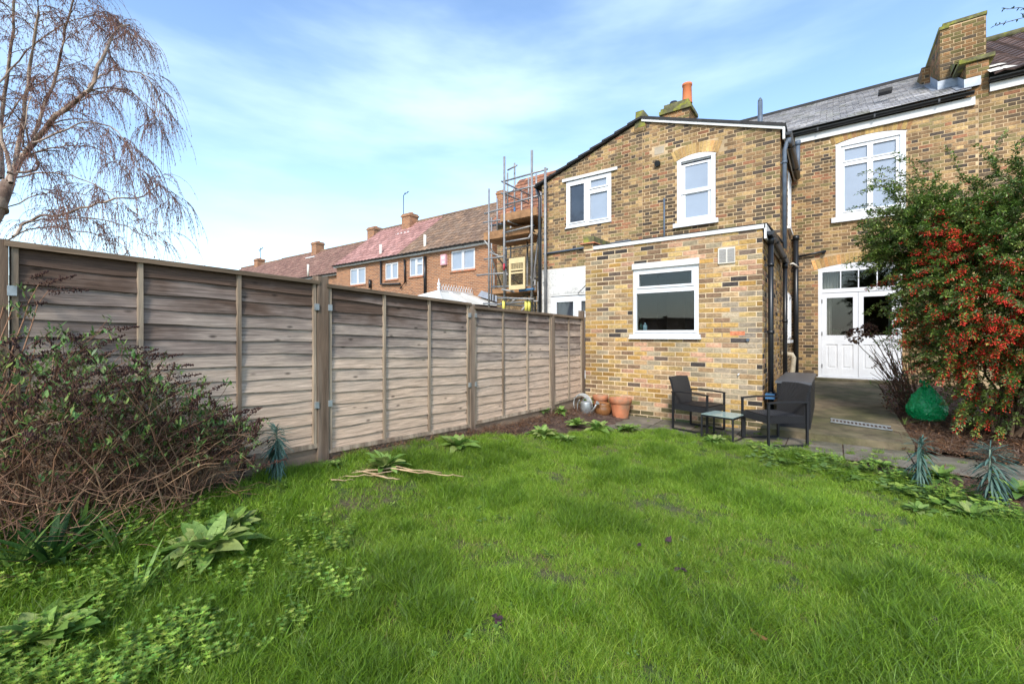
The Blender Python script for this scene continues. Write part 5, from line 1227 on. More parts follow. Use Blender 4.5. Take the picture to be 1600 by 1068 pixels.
FC = [(.20, .32, .06), (.15, .27, .05), (.24, .36, .085), (.11, .21, .04), (.28, .34, .10)]
FOX = [rosette(34, .21, .080, FC, (.30, 1.25), .6, .30, 9, 10, fox_prof, .005) for _ in range(3)]
spots = [  # px, py, z, scale, label
 (325, 862, .14, 1.25, 'large rumpled foxglove rosette in front of the dead shrub'),
 (62, 1000, .1, 1.1, 'foxglove rosette with yellowing leaves in the bottom left corner'),
 (602, 733, .17, .75, 'foxglove rosette growing behind the pile of pale sticks'),
 (716, 703, .12, .75, 'foxglove rosette alone at the lawn edge below the fence post'),
 (845, 650, .08, .62, 'pale leafy rosette close to the fence, left of the dark-leaved one'),
 (876, 648, .08, .52, 'dark-leaved small rosette at the fence foot near the hose'),
 (848, 684, .04, .75, 'broad pale rosette on bare soil at the left end of the leafy row'),
 (884, 690, .03, .65, 'foxglove rosette second from the left of the row by the lawn'),
 (902, 668, .03, .66, 'upright pale rosette in front of the watering can'),
 (934, 672, .02, .80, 'big pale rosette in the middle of the row before the pots'),
 (980, 672, .01, .70, 'pale rosette at the right end of the row, before the large pot'),
 (1117, 692, .0, .55, 'yellow green primrose clump beneath the glass table'),
 (1198, 668, .01, .5, 'small pale plant growing from the paving under the right chair'),
 (1375, 728, .02, .6, 'pale green rosette left of the taller blue spurge'),
 (1470, 745, .02, .62, 'leafy green rosette between the two right hand spurges'),
 (1405, 748, .02, .6, 'low green rosette in front of the middle spurge'),
 (1588, 770, .02, .8, 'broad leaved rosette at the right picture edge'),
 (1520, 808, .02, .6, 'low leafy clump on the lawn edge below the right spurge'),
 (915, 608, .15, .5, 'small bright green plant in the corner of fence and wall'),
 (1438, 795, .03, .45, 'small flat rosette in the lawn below the middle spurge'),
 (365, 828, .16, .62, 'second foxglove rosette just behind the large rumpled one'),
 (250, 990, .1, .45, 'small foxglove rosette among the cleavers in the lower left'),
 (520, 745, .15, .35, 'tiny rosette left of the stick pile'),
]
for i, (px_, py_, z, s, lab) in enumerate(spots):
    c = atz(px_, py_, z + .02)
    if py_ == 608: c = V((-3.48, 6.95, .2))
    rt = FOX[i] if i < 3 else copy_tree(FOX[i % 3], (0, 0, 0)); rt.name = 'foxglove_plant'
    place(rt, (c.x, c.y, (gz(c.x, c.y) if c.y < 6.2 else z) + .02), rnd(0, 6.28), s * (1.18 if i < 2 else 1.5), lab, 'leafy rosette plants along the beds', 'plant')
    if i in (0, 1):
        for ch in rt.children: pass
# strap-leaved clumps at the left
def strap(n, ln, wd, cols, rise):
    return rosette(n, ln, wd, cols, rise, .55, .35, 7, 5, lambda t: (1 - t ** 3) * (.6 + .5 * math.sin(math.pi * t)))
random.seed(106)
iris = strap(34, .44, .040, [(.035, .10, .02), (.05, .13, .025), (.03, .08, .02)], (.55, 1.35)); iris.name = 'strap_leaved_plant'
c = atz(75, 905, .17); place(iris, (c.x, c.y, gz(c.x, c.y)), 0, 1.0, 'dark green strap-leaved clump at the left edge before the dead shrub', None, 'plant')
blb = strap(14, .38, .022, [(.20, .32, .07), (.16, .27, .06)], (.8, 1.4)); blb.name = 'bulb_plant'
c = atz(185, 895, .12); place(blb, (c.x, c.y, gz(c.x, c.y)), 1, 1.0, 'pale green bulb leaves standing right of the dark strap clump', 'spring bulb leaves in the left border', 'plant')
for px_, py_, sc_, lab_ in ((215, 930, .85, 'pale bulb leaves in the middle of the cleavers patch'), (20, 935, .9, 'pale bulb leaves at the left picture edge above the corner rosette'), (130, 885, 1.05, 'tallest bulb leaves right beside the dark strap clump')):
    c = atz(px_, py_, .12); copy_tree(blb, (c.x, c.y, gz(c.x, c.y)), px_ * .1, sc_, lab_, 'spring bulb leaves in the left border', 'plant')
c = atz(268, 900, .12); copy_tree(blb, (c.x, c.y, gz(c.x, c.y)), 2.2, .72, 'smaller bulb leaves below the large foxglove rosette', 'spring bulb leaves in the left border', 'plant')
# caper spurges
def spurge(h, n, seed):
    random.seed(seed); t = proto('spurge_plant'); b = MB(); b.tube([(0, 0, 0), (.01, 0, h * .5), (0, .005, h * .97)], [.008, .007, .003], 7, (.3, .4, .3)); b.build('stem', M['leaf'], t)
    sh = []
    for i in range(4):
        b = MB(); leaf(b, (0, 0, 0), (1, 0, 0), (0, 0, 1), .125, .0105, [(.075, .155, .125), (.10, .19, .15), (.06, .125, .10), (.12, .20, .16)][i], .35 + .2 * i / 4, 4, .3, lambda t: min(1, .5 + t) * (1 - t ** 4)); sh.append(mesh_of(b, 'leaf', M['leaf']))
    for i in range(n):
        f = i / n; o = bpy.data.objects.new('leaf', random.choice(sh)); COL.objects.link(o); o.parent = t
        a = i * 2.39996 if i % 2 else i * 1.5708; z = h * (.12 + .88 * f ** .8); s = .75 + .45 * math.sin(math.pi * (.15 + .75 * (1 - f))); el_ = lerp(.8, -.8, f ** 2.2) + rnd(-.18, .18)
        o.location = (0, 0, z); o.rotation_euler = (0, el_, a); o.scale = (s * (.62 if f > .93 else 1),) * 3
    return t
s1 = spurge(.36, 170, 5)
c = V((fx(1.58) + .34, 1.58, 0)); place(s1, (c.x, c.y, gz(c.x, c.y)), 0, 1.15, 'blue green caper spurge standing against the fence left of the sticks', 'caper spurges in the beds', 'plant')
c = atz(1436, 762, .02); copy_tree(s1, (c.x, c.y, gz(c.x, c.y)), 1.3, 1.22, 'blue grey caper spurge beside the concrete slab corner', 'caper spurges in the beds', 'plant', (.03, .05))
c = atz(1553, 790, .02); copy_tree(s1, (c.x, c.y, gz(c.x, c.y)), 2.6, 1.32, 'largest caper spurge, rightmost, by the lawn edge', 'caper spurges in the beds', 'plant', (-.04, .03))

# pile of pruned sticks
sp = thing('stick_pile', tuple(atz(560, 738, .2)), 'pile of pale forked pruned branches lying on the grass by the fence', 'branches')
random.seed(107)
o_ = atz(487, 735, .2)
SK = [[(425, 735), (455, 732), (490, 738)], [(487, 738), (540, 740), (610, 732), (690, 738)], [(487, 738), (530, 728), (600, 726), (640, 733), (672, 738)], [(490, 736), (515, 722), (550, 718), (575, 724), (590, 730)], [(488, 738), (520, 746), (560, 743), (600, 742)], [(500, 742), (540, 734), (590, 739), (635, 733)], [(560, 735), (600, 745), (625, 748)], [(485, 742), (520, 750), (555, 750)], [(520, 724), (560, 731), (600, 737)], [(600, 731), (640, 736), (700, 742), (725, 744)], [(495, 736), (530, 719), (560, 716)], [(540, 726), (580, 722), (612, 729)]]
for sk_ in SK:
    b = MB(); n_ = len(sk_); P3_ = [atz(x, y, .16 + .035 * math.sin(math.pi * i / (n_ - 1)) + .03) for i, (x, y) in enumerate(sk_)]
    fine = []
    for i in range(n_ - 1):
        for k in range(4): fine.append(P3_[i].lerp(P3_[i + 1], k / 4) + V((rnd(-.006, .006), rnd(-.006, .006), rnd(-.004, .01))))
    fine.append(P3_[-1]); m_ = len(fine); r0 = rnd(.006, .011)
    b.tube(fine, [r0 * (1 - .65 * i / m_) for i in range(m_)], 6); b.build('stick', M['stick'], sp)

# dark fallen leaves in the lawn
random.seed(108)
for (px_, py_, s, lab) in ((1042, 850, 1, 'purplish withered leaf, upper of the pair right of the lawn centre'), (1062, 895, 1, 'dark grey withered leaf, lower of the pair right of the lawn centre'), (775, 972, 1.1, 'dark withered leaf nearest the bottom middle of the lawn'), (998, 855, .6, 'tiny black withered leaf left of the purplish one'), (1456, 984, 1.1, 'dark withered leaf alone in the lower right of the lawn'), (1370, 832, .8, 'black withered leaf in the lawn below the middle spurge'), (1184, 1002, .9, 'orange brown fallen leaf near the bottom of the lawn')):
    b = MB(); c = atz(px_, py_, .03); z = gz(c.x, c.y) + .055
    for k in range(3): a = rnd(0, 6.28); leaf(b, (c.x, c.y, z), (math.cos(a), math.sin(a), rnd(-.2, .4)), (0, 0, 1), .045 * s, .03 * s, (.05, .022, .03) if px_ != 1184 else (.25, .12, .04), rnd(-.6, .8), 4, rnd(-.6, .6))
    tag(b.build('fallen_leaf', M['dry']), lab, 'leaf', 'fallen leaves in the lawn')

# ------------------------------------------------------------------ dead-flowered shrub, left
random.seed(110)
shrub = thing('shrub', (-3.3, .7, .2), 'sprawling shrub with dead brown flower spikes and grey green leaves before the fence', 'shrub')
stems = MB(); lv = MB(); spikes = 0
def topz(y): return float(np.interp(y, [-.4, .5, .9, 1.2, 1.4, 1.8], [1.38, 1.30, 1.08, .82, .58, .42]))
def curve(p0, p1, sag, n=6, jit=.02):
    out = []
    for i in range(n + 1):
        t = i / n; q = p0.lerp(p1, t) + V((0, 0, sag * math.sin(math.pi * t))); out.append(q + V((rnd(-jit, jit), rnd(-jit, jit), rnd(-jit, jit))) * (1 if 0 < i < n else 0))
    return out
def panicle(p, d, ln):
    global spikes
    b = MB(); d = V(d).normalized(); n_ = int(ln * 420)
    b.tube([p, p + d * ln], .0022, 4, (.10, .05, .03))
    for k in range(n_):
        t = k / n_; r = .019 * (1 - t) ** .6 * (1.1 + .4 * math.sin(k * .9)); q = p + d * ln * t + V((rnd(-1, 1), rnd(-1, 1), rnd(-1, 1))) * r; s = rnd(.003, .0065); c = random.choice([(.055, .022, .018), (.09, .04, .028), (.035, .016, .016)])
        b.raw([q + V((s, 0, 0)), q + V((0, s, 0)), q + V((-s, -s * .3, 0)), q + V((0, 0, s * 1.5)), q + V((0, 0, -s))], [(0, 1, 3), (1, 2, 3), (2, 0, 3), (1, 0, 4), (2, 1, 4), (0, 2, 4)], c)
    b.build('flower_spike', M['dry'], shrub)
def leaf_spray(mb, p, d, n, ln, wd, cols):
    for k in range(n):
        dd = (V(d) * rnd(.3, 1) + V((rnd(-1, 1), rnd(-1, 1), rnd(-.4, .9)))).normalized(); q = p + V((rnd(-.025, .025), rnd(-.025, .025), rnd(-.03, .02)))
        leaf(mb, q, dd, (0, 0, 1), ln * rnd(.6, 1.2), wd * rnd(.7, 1.2), tuple(v * rnd(.8, 1.2) for v in random.choice(cols)), rnd(0, .7), 3, .25)
SGC = [(.15, .24, .07), (.19, .27, .10), (.10, .18, .04), (.23, .31, .08), (.07, .13, .035)]
TWC = [(.26, .135, .075), (.17, .09, .055), (.36, .22, .13), (.12, .065, .04)]
for i in range(165):
    y0 = rnd(.1, 1.1); base = V((rnd(-3.6, -3.2), y0, .2)); yt = y0 + rnd(-.6, .75); yt = max(-.3, min(1.3, yt)); xt = rnd(-3.62, -3.02)
    if yt < .45: xt = rnd(-3.6, -2.9)
    z = topz(yt) * rnd(.55, 1.0) if i % 3 else topz(yt) * rnd(.85, 1.06)
    tip = V((xt, yt, z)); c = random.choice(TWC); cv = curve(base, tip, rnd(.05, .25), 7, .018); m_ = len(cv)
    stems.tube(cv, [.0046 * (1 - .75 * k / m_) for k in range(m_)], 4, c, False)
    for k in range(rnd(2, 5).__int__()):
        a = cv[random.randrange(2, m_ - 1)]; e = a + V((rnd(-.16, .2), rnd(-.16, .22), rnd(.02, .22))); cc_ = curve(a, e, .02, 3, .01); stems.tube(cc_, [.0025, .002, .0018, .0012], 3, c, False)
        if e.z > .55 and random.random() < .8: leaf_spray(lv, e, (0, 0, 1), random.randrange(5, 12), .052, .014, SGC)
    for k in (3, 4, 5, 6):
        if cv[k].z > .5: leaf_spray(lv, cv[k] + V((rnd(-.05, .05), rnd(-.05, .05), 0)), (0, 0, 1), 5, .032, .011, [(.075, .03, .022), (.11, .05, .03), (.05, .022, .02), (.14, .075, .045)])
    if z > topz(yt) * .6: leaf_spray(lv, tip, (0, 0, 1), random.randrange(4, 10), .05, .013, SGC)
    if z > topz(yt) * .58 and random.random() < .9:
        panicle(tip, V((rnd(-.1, .35), rnd(-.3, .9), rnd(-.05, .45))), rnd(.09, .19))
# arching end sprays toward the right and the tall left sprays
for (px_, py_, d_, dx) in ((345, 655, 3.0, 1), (362, 650, 3.05, 1), (330, 690, 2.9, 1), (300, 640, 2.95, 1), (355, 700, 2.95, 1), (268, 590, 2.9, 1), (255, 575, 2.85, 1), (235, 560, 2.85, 1), (160, 515, 2.7, .6), (150, 540, 2.7, .6), (60, 445, 2.5, .6), (75, 455, 2.5, 1), (15, 450, 2.45, .4), (20, 480, 2.4, .5), (100, 530, 2.6, .5), (40, 540, 2.5, .6), (210, 560, 2.7, 1), (320, 720, 2.85, 1), (372, 690, 3.1, 1), (130, 560, 2.6, 1), (185, 545, 2.7, 1)):
    tip = atd(px_, py_, d_); base = V((-3.4, max(.15, tip.y - rnd(.3, .6)), .3)); cv = curve(base, tip, .2, 8, .012); stems.tube(cv, [.006, .0055, .005, .0045, .004, .0035, .003, .0025, .002], 4, TWC[0], False)
    for k in (4, 5, 6, 7):
        e = cv[k] + V((rnd(-.06, .06), rnd(-.05, .1), rnd(.02, .12))); stems.tube([cv[k], e], .0018, 3, TWC[1], False); leaf_spray(lv, e, (0, .3, 1), 7, .05, .012, SGC)
    panicle(tip, V((.15, dx, .12 + rnd(-.1, .2))), rnd(.12, .19))
# bare tangled lower twigs
for i in range(640):
    y = rnd(-.1, 1.28); x = rnd(-3.6, -3.02 if y < .9 else -3.15); p = V((x, y, gz(x, y) + rnd(0, .45) * (1 if y < 1.4 else .5))); a = rnd(0, 6.28)
    q = p + V((math.cos(a) * rnd(.1, .4), math.sin(a) * rnd(.1, .4), rnd(-.1, .22))); q.z = max(q.z, gz(q.x, q.y) + .01); q.x = max(q.x, -3.66)
    stems.tube(curve(p, q, rnd(-.04, .08), 4, .02), [rnd(.0016, .0036), .0022, .0018, .0014, .0008], 3, (lambda c_, k_: tuple(v * k_ for v in c_))(random.choice(TWC), rnd(.8, 1.4)), False)
stems.build('stems', M['twig'], shrub, kind='stuff'); lv.build('foliage', M['leaf'], shrub, kind='stuff')

# ------------------------------------------------------------------ firethorn with berries, right
random.seed(120)
fire = thing('firethorn_bush', (1.9, 8.0, .1), 'tall firethorn bush covered in red berries beside the white back doors', 'bush')
EL = [(V((1.95, 8.0, 1.75)), V((1.22, 1.1, 1.62)), 1.0), (V((1.05, 8.1, 2.70)), V((.60, .7, .58)), .45), (V((2.6, 8.0, 2.6)), V((1.0, 1.1, 1.1)), .5), (V((1.35, 7.75, 1.75)), V((.62, .8, .75)), .25)]
lvs = MB(); stm = MB(); ber = MB()
LG = [(.12, .20, .03), (.085, .155, .025), (.17, .25, .045), (.23, .29, .07), (.05, .10, .02), (.20, .25, .10)]
BC = [(1, 1, 1), (1.05, 1.4, 1.0), (.8, .6, .6)]
ICO = []
ph = (1 + 5 ** .5) / 2
for a in (-1, 1):
    for c in (-ph, ph): ICO += [V((0, a, c)), V((a, c, 0)), V((c, 0, a))]
ICO = [v.normalized() for v in ICO]
ICF = []
for i in range(12):
    for j in range(i + 1, 12):
        for k in range(j + 1, 12):
            if (ICO[i] - ICO[j]).length < 1.1 and (ICO[j] - ICO[k]).length < 1.1 and (ICO[i] - ICO[k]).length < 1.1:
                n_ = (ICO[j] - ICO[i]).cross(ICO[k] - ICO[i]); ICF.append((i, j, k) if n_.dot(ICO[i]) > 0 else (i, k, j))
def berry(p, r, c): ber.raw([p + v * r for v in ICO], ICF, c, True)
def to_px(p):
    s_, k_ = math.sin(TH), math.cos(TH); d = -s_ * p.x + k_ * p.y; return 800 + FPX * (k_ * p.x + s_ * p.y) / d, HY - FPX * (p.z - CZ) / d
def berry_amount(p):
    # where the photo shows the heavy trusses
    s, c_ = math.sin(TH), math.cos(TH); d = -s * p.x + c_ * p.y; px_ = 800 + FPX * (c_ * p.x + s * p.y) / d; py_ = HY - FPX * (p.z - CZ) / d
    z1 = 1.3 * math.exp(-((px_ - 1560) / 80) ** 2 - ((py_ - 505) / 65) ** 2); z2 = .55 * math.exp(-((px_ - 1500) / 40) ** 2 - ((py_ - 390) / 45) ** 2); z3 = .5 * math.exp(-((px_ - 1455) / 30) ** 2 - ((py_ - 375) / 30) ** 2)
    z4 = .22 * math.exp(-((px_ - 1435) / 40) ** 2 - ((py_ - 470) / 50) ** 2); z5 = .35 * math.exp(-((px_ - 1530) / 90) ** 2 - ((py_ - 620) / 60) ** 2)
    top = 0 if py_ < 330 else .03
    return min(1.3, z1 + z2 + z3 + z4 + z5 + top * (0.5 + noise.noise(p * 1.5)))
def small_leaf(mb, p, d, ln, wd, col):
    s = d.cross(V((rnd(-.4, .4), rnd(-.4, .4), 1))).normalized() * wd / 2; n_ = s.cross(d).normalized() * wd * .18; m_ = p + d * ln * .55
    mb.raw([p, m_ + s + n_, p + d * ln - V((0, 0, ln * .1)), m_ - s + n_], [(0, 1, 2), (0, 2, 3)], col)
def spray(p, d, ln, amt, nl=None):
    d = V(d).normalized(); n_ = 7; pts_ = []; q = V(p); dd = d.copy()
    for i in range(n_ + 1): pts_.append(q.copy()); q += dd * ln / n_; dd = (dd + V((0, 0, -.16))).normalized()
    stm.tube(pts_, [.004 * (1 - .7 * i / n_) for i in range(n_ + 1)], 3, (.15, .09, .05), False)
    nl = nl or int(ln * 250); cb = random.choice(LG)
    for k in range(nl):
        t = rnd(.05, 1) * n_; i = min(n_ - 1, int(t)); c = pts_[i].lerp(pts_[i + 1], t - i); a = V((rnd(-1, 1), rnd(-1, 1), rnd(-.3, 1))).normalized(); v = (a + dd * .5).normalized()
        kk = rnd(.75, 1.3); col = tuple(x * kk for x in (cb if random.random() < .6 else random.choice(LG))); small_leaf(lvs, c + a * rnd(0, .025), v, rnd(.032, .056), rnd(.015, .023), col)
    if amt > .09 and random.random() < amt * 1.35:
        m_ = int(rnd(22, 60) * (.5 + amt)); i0 = rnd(.15, .5); bc = random.choice(BC[:3])
        for k in range(m_):
            t = rnd(i0, 1) * n_; i = min(n_ - 1, int(t)); c = pts_[i].lerp(pts_[i + 1], t - i) + V((rnd(-.035, .035), rnd(-.035, .035), rnd(-.05, .01))); berry(c, rnd(.0055, .0088), tuple(x * rnd(.8, 1.15) for x in bc))
base = V((1.75, 7.9, .15))
for i in range(26):
    a = rnd(0, 6.28); tip = V((1.9 + math.cos(a) * rnd(.3, 1.1), 7.95 + math.sin(a) * rnd(.3, .9), rnd(1.2, 3.1))); b_ = base + V((rnd(-.15, .15), rnd(-.15, .15), 0)); cv = curve(b_, tip, .1, 8, .05); stm.tube(cv, [.022 * (1 - .75 * k / 8) for k in range(9)], 5, (.16, .10, .06), False)
view = V((0, 0, CZ)); cnt = 0
while cnt < 2300:
    e = random.choices(EL, [x[2] for x in EL])[0]; u = V((random.gauss(0, 1), random.gauss(0, 1), random.gauss(0, 1))).normalized()
    if u.y > .45 and random.random() < .8: continue
    k = rnd(.70, .98) if random.random() < .75 else rnd(.4, .75); p = e[0] + V((u.x * e[1].x, u.y * e[1].y, u.z * e[1].z)) * k * (1 + .16 * noise.noise(u * 2.3 + e[0]))
    if p.z < .15 or p.x > 3.1: continue
    if noise.noise(p * 2.1) < -.42: continue
    q_ = to_px(p)
    if 1390 < q_[0] < 1492 and q_[1] > 585: continue
    if p.z < 1.2 and p.x < .95 + .3 * (1.2 - p.z): continue
    d = V((u.x * .8, u.y * .8 - .25, u.z * .5 + .25 + rnd(-.3, .3))); spray(p, d, rnd(.16, .36), berry_amount(p)); cnt += 1
for k in range(26000):      # leaves deeper inside the bush
    e = random.choices(EL, [1.6, .6, .6, .3])[0]; u = V((random.gauss(0, 1), random.gauss(0, 1), random.gauss(0, 1))).normalized(); p = e[0] + V((u.x * e[1].x, u.y * e[1].y, u.z * e[1].z)) * rnd(.35, .86)
    q_ = to_px(p)
    if p.z < .12 or p.x > 3.1 or (p.z < 1.2 and p.x < 1.0 + .3 * (1.2 - p.z)) or (1390 < q_[0] < 1492 and q_[1] > 590): continue
    kk = rnd(.7, 1.2); small_leaf(lvs, p, V((rnd(-1, 1), rnd(-1, 1), rnd(-.5, 1))).normalized(), rnd(.04, .065), rnd(.02, .03), tuple(x * kk for x in random.choice(LG)))
# long free sprays sticking out of the outline
for (px_, py_, d_, ax, ay) in ((1400, 300, 6.3, -1, .55), (1385, 330, 6.3, -1, .5), (1420, 280, 6.2, -.9, .8), (1385, 360, 6.2, -1, .15), (1370, 400, 6.2, -1, .1), (1440, 285, 6.1, -.5, 1), (1500, 275, 6.0, -.3, 1), (1545, 262, 5.9, .3, 1), (1590, 240, 5.8, .4, 1), (1405, 440, 6.3, -1, .2), (1400, 470, 6.3, -1, 0), (1460, 270, 6.0, -.8, .7), (1560, 268, 5.8, -.5, 1)):
    p = atd(px_, py_, d_); spray(p, V((ax * .8, ax * .6, ay)), rnd(.45, .62), .15 if py_ > 340 else 0, 90)
for k in range(46):
    p = atd(rnd(1385, 1470), rnd(275, 400), rnd(6.0, 6.5)); a_ = rnd(.1, .9); spray(p, V((-.8, -.35, a_)), rnd(.28, .5), 0, 60)
lvs.build('foliage', M['leaf_gloss'], fire, kind='stuff'); stm.build('branches', M['twig'], fire, kind='stuff'); ber.build('berries', M['berry'], fire, kind='stuff')

# hydrangea with dried heads beside the door
random.seed(130)
hyd = thing('hydrangea', (.95, 9.2, .2), 'half bare hydrangea with two dried brown flower heads in front of the white doors', 'shrub')
hs = MB(); hl = MB(); hb = V((.98, 9.2, .22))
def head(p, r):
    b = MB()
    for k in range(150):
        u = V((random.gauss(0, 1), random.gauss(0, 1), random.gauss(0, 1))).normalized(); c = random.choice([(.13, .055, .035), (.20, .09, .05), (.09, .04, .035), (.25, .14, .07)])
        leaf(b, p + u * r * rnd(.7, 1), u + V((rnd(-.8, .8), rnd(-.8, .8), rnd(-.8, .8))), (0, 0, 1), r * .38, r * .34, c, .2, 2, .4)
    b.build('flower_head', M['dry'], hyd)
Yh = 9.0
for (px_, py_, r) in ((1336, 524, .115), (1358, 516, .105)):
    p = at(px_, py_, Yh); head(p, r); hs.tube(curve(hb, p - V((0, 0, r * .7)), .08, 6, .02), .006, 5, (.17, .11, .07), False)
for k in range(60):
    p = at(rnd(1358, 1420), rnd(520, 600), Yh + rnd(-.2, .4)); cv = curve(hb + V((rnd(-.12, .12), rnd(-.1, .1), 0)), p, rnd(0, .06), 6, .02); hs.tube(cv, [.007, .006, .006, .005, .004, .004, .003], 4, (.15 * rnd(.7, 1.3), .09, .055), False)
    if random.random() < .5:
        b = MB(); 
        for j in range(2): leaf(hl, p, (rnd(-1, 1), rnd(-1, 1), rnd(0, 1)), (0, 0, 1), .035, .02, (.14, .24, .06), .1, 3)
    if random.random() < .35:
        for j in range(12): leaf(hs, p + V((rnd(-.03, .03), rnd(-.03, .03), rnd(-.03, .03))), (rnd(-1, 1), rnd(-1, 1), rnd(-1, 1)), (0, 0, 1), .025, .02, (.16, .07, .045), .2, 2)
for k in range(1200):     # brown dead leaves gathered low in the shrub, green ones among them
    p = V((rnd(.62, 1.45), rnd(8.6, 9.5), rnd(.18, .78)))
    if ((p.x - 1.05) / .45) ** 2 + ((p.z - .42) / .42) ** 2 > 1: continue
    if random.random() < .8: leaf(hs, p, (rnd(-1, 1), rnd(-1, 1), rnd(-.6, .8)), (0, 0, 1), rnd(.03, .06), rnd(.02, .035), random.choice([(.17, .075, .045), (.11, .05, .035), (.23, .12, .06)]), rnd(-.3, .6), 3, rnd(-.4, .5))
    else: leaf(hl, p, (rnd(-1, 1), rnd(-1, 1), rnd(0, .8)), (0, 0, 1), .045, .026, (.10, .18, .05), .2, 3)
hs.build('stems', M['twig'], hyd, kind='stuff'); hl.build('foliage', M['leaf'], hyd, kind='stuff')
daf = strap(9, .22, .012, [(.22, .30, .07)], (.9, 1.4)); daf.name = 'bulb_plant'; c = atz(1416, 645, .16); place(daf, (.80, 8.05, .12), 0, 1, 'thin upright bulb leaves between the concrete slab and the green bag', None, 'plant')

# ------------------------------------------------------------------ weeping birch, left
random.seed(140)
birch = thing('birch_tree', (-10.2, .7, .05), 'bare weeping birch with hanging reddish twigs behind the fence', 'tree')
tk = MB(); lim = MB(); tw = MB(); bud = MB()
D0 = 6.5
tk.tube([V((-10.9, .2, 0)), atd(-62, 440, D0), atd(-38, 380, D0), atd(-8, 332, D0), atd(14, 283, D0)], [.20, .15, .12, .10, .07], 12, (1, 1, 1))
tk.tube([atd(-2, 330, D0), atd(-14, 285, D0 + .1), atd(-30, 200, D0 + .2), atd(-50, 80, D0 + .3), atd(-60, -80, D0 + .4)], [.11, .08, .065, .05, .03], 10, (1, 1, 1))
tk.build('trunk', M['birch'], birch)
def fine(pts_, k=5, j=.03):
    out = []
    n_ = len(pts_)
    for i in range(n_ - 1):
        p0 = pts_[max(0, i - 1)]; p1 = pts_[i]; p2 = pts_[i + 1]; p3 = pts_[min(n_ - 1, i + 2)]
        for q in range(k):
            t = q / k; out.append(.5 * ((2 * p1) + (p2 - p0) * t + (2 * p0 - 5 * p1 + 4 * p2 - p3) * t * t + (3 * p1 - p0 - 3 * p2 + p3) * t ** 3) + V((rnd(-j, j), rnd(-j, j), rnd(-j, j))))
    out.append(pts_[-1]); return out
TC = [(.17, .085, .06), (.13, .065, .05), (.21, .11, .08), (.10, .055, .045)]
def hang(p, d, ln, r=.003):
    q = V(p); dd = V(d).normalized(); pts_ = [q.copy()]; n_ = 6
    for i in range(n_):
        dd = (dd + V((rnd(-.12, .12), rnd(-.12, .12), -.42))).normalized(); q = q + dd * ln / n_; pts_.append(q.copy())
    c = random.choice(TC); tw.tube(pts_, [r * (1 - .55 * i / n_) for i in range(n_ + 1)], 3, c, False)
    for i in range(1, n_ + 1):
        for k in range(2):
            if random.random() < .62:
                a = pts_[i].lerp(pts_[i - 1], random.random()); e = V((rnd(-.02, .02), rnd(-.02, .02), rnd(-.045, -.005))); s = rnd(.003, .0062)
                bud.raw([a + e * .3 + V((s, 0, 0)), a + e * .3 + V((-s * .5, s, 0)), a + e * .3 + V((-s * .5, -s, 0)), a, a + e], [(0, 1, 3), (1, 2, 3), (2, 0, 3), (1, 0, 4), (2, 1, 4), (0, 2, 4)], random.choice([(.19, .085, .06), (.27, .13, .09), (.13, .065, .055)]))
def branch(pts_, r0, r1, sub, hangn, ln, hl_=(.25, .7)):
    m_ = len(pts_); lim.tube(pts_, [lerp(r0, r1, i / (m_ - 1)) for i in range(m_)], 6 if r0 > .02 else 4, (1, 1, 1) if r0 > .03 else (.62, .5, .42), False)
    for k in range(sub):
        t = rnd(.15, .97) * (m_ - 1); i = min(m_ - 2, int(t)); p = pts_[i].lerp(pts_[i + 1], t - i); fw = (pts_[i + 1] - pts_[i]).normalized()
        d = (fw * .8 + V((rnd(-1, 1), rnd(-1, 1), rnd(-.15, .75)))).normalized(); L_ = ln * rnd(.5, 1.2) * (1 - .35 * t / m_); q = p.copy(); pp_ = [q.copy()]; dd = d.copy()
        for s in range(5): dd = (dd + V((rnd(-.12, .12), rnd(-.12, .12), -.15))).normalized(); q = q + dd * L_ / 5; pp_.append(q.copy())
        lim.tube(pp_, [max(.0035, lerp(r0, r1, t / m_) * .38) * (1 - .12 * s) for s in range(6)], 4, (.4, .28, .22), False)
        for h in range(hangn):
            u = rnd(.2, 1) * 5; i2 = min(4, int(u)); hang(pp_[i2].lerp(pp_[i2 + 1], u - i2), dd + V((rnd(-.8, .8), rnd(-.8, .8), rnd(-.1, .5))), rnd(*hl_))
WX = lambda x: x if x < 150 else 150 + (x - 150) * .82
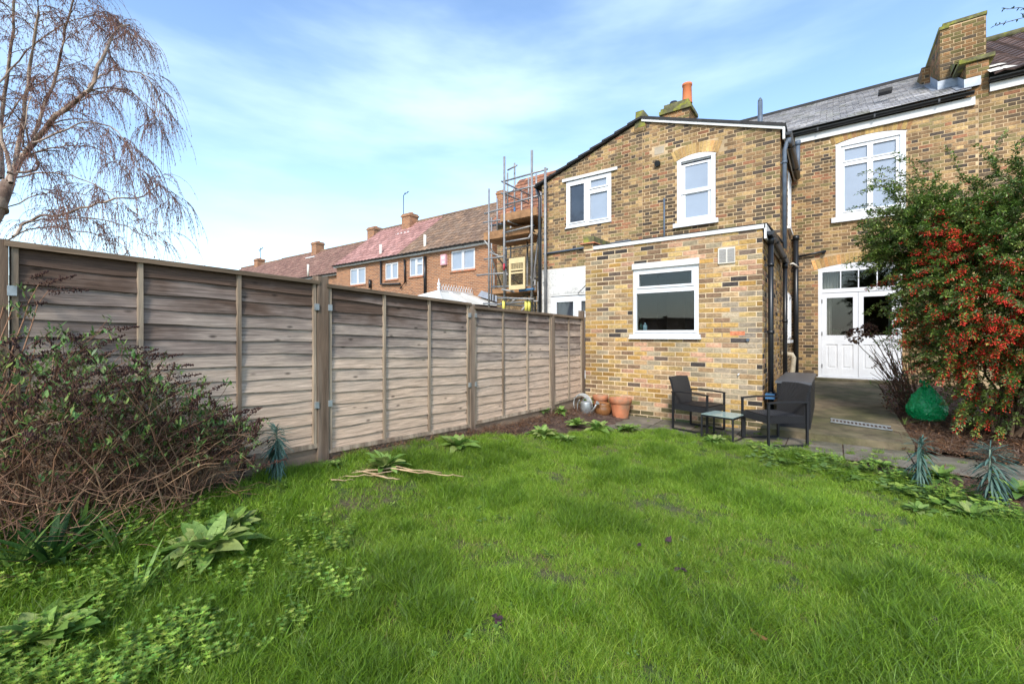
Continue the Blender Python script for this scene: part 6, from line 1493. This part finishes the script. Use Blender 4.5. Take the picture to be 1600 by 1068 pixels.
LIMBS = [
 ([(17, 285), (32, 250), (50, 225), (90, 180), (139, 139), (160, 90), (190, 48), (215, 38)], D0, .085, .012, 16, 7),
 ([(139, 139), (160, 118), (200, 110), (240, 118), (262, 150), (270, 200)], D0 - .1, .022, .005, 11, 7),
 ([(150, 110), (175, 70), (205, 52), (228, 60)], D0 - .2, .018, .004, 8, 7),
 ([(90, 180), (120, 160), (150, 146), (190, 142), (230, 152), (262, 178)], D0 + .3, .022, .005, 11, 7),
 ([(50, 225), (75, 150), (95, 80), (112, 10), (120, -60)], D0 + .2, .04, .012, 16, 7),
 ([(18, 281), (35, 200), (45, 110), (58, 20), (66, -60)], D0 - .2, .05, .014, 18, 7),
 ([(5, 280), (0, 200), (15, 100), (22, 0), (25, -70)], D0 + .3, .05, .014, 16, 7),
 ([(17, 285), (5, 220), (-20, 120), (-30, 10)], D0 - .4, .05, .014, 14, 6),
 ([(22, 368), (35, 352), (60, 338), (100, 334), (150, 318), (200, 310), (240, 308), (265, 290), (282, 300), (292, 330)], D0 - .2, .035, .005, 15, 6),
 ([(45, 345), (90, 342), (150, 341), (200, 352), (250, 370), (285, 385)], D0 - .1, .02, .004, 10, 5),
 ([(10, 375), (60, 355), (120, 360), (180, 375), (220, 392)], D0 + .3, .02, .004, 9, 5),
 ([(17, 281), (60, 270), (110, 275), (160, 295), (200, 320)], D0 - .3, .022, .004, 10, 7),
 ([(49, 225), (95, 205), (140, 190), (190, 205), (225, 250), (235, 290)], D0 - .5, .024, .004, 13, 8),
 ([(30, 250), (80, 232), (130, 228), (180, 245), (215, 275)], D0 + .5, .022, .004, 11, 8),
 ([(10, 270), (50, 268), (58, 250), (38, 228), (38, 200), (50, 150)], D0 - .7, .03, .006, 10, 6),
 ([(0, 290), (-10, 230), (30, 160), (90, 110), (140, 90)], D0 + .8, .03, .006, 13, 7),
 ([(0, 130), (40, 80), (100, 40), (160, 20), (200, 40)], D0 + .3, .025, .005, 14, 7),
 ([(0, 330), (60, 305), (110, 300), (150, 312)], D0 + .2, .016, .004, 8, 6)]
for pl, d_, r0, r1, sb_, hn in LIMBS:
    branch(fine([atd(WX(x), y, d_ + .25 * math.sin(i * 1.1)) for i, (x, y) in enumerate(pl)], 4, .018), r0 * .62, r1 * .7, int(sb_ * 1.25), hn + 3, .52)
lim.build('limbs', M['birch'], birch); tw.build('twigs', M['twig'], birch, kind='stuff'); bud.build('catkins', M['dry'], birch, kind='stuff')

# leafy branch tips reaching in at the top right
random.seed(150)
ob = thing('overhanging_branch', tuple(atd(1640, 10, 3.2)), 'thin leafy branch tips hanging into the top right corner of the sky', 'branch')
b = MB(); l2 = MB()
for pl in ([(1720, -20), (1650, 5), (1600, 12), (1568, 14)], [(1720, 10), (1640, 22), (1600, 28), (1555, 40)], [(1700, 0), (1630, 20), (1598, 22)]):
    P3_ = fine([atd(x, y, 3.2) for x, y in pl], 5, .004); b.tube(P3_, .0022, 4, (.10, .07, .05), False)
    for p in P3_[4:]:
        for k in range(2): leaf(l2, p, (rnd(-1, 1), rnd(-1, 1), rnd(-.5, 1)), (0, 0, 1), rnd(.018, .03), .011, (.05, .09, .02), .2, 2)
b.build('twigs', M['twig'], ob, kind='stuff'); l2.build('foliage', M['leaf_gloss'], ob, kind='stuff')
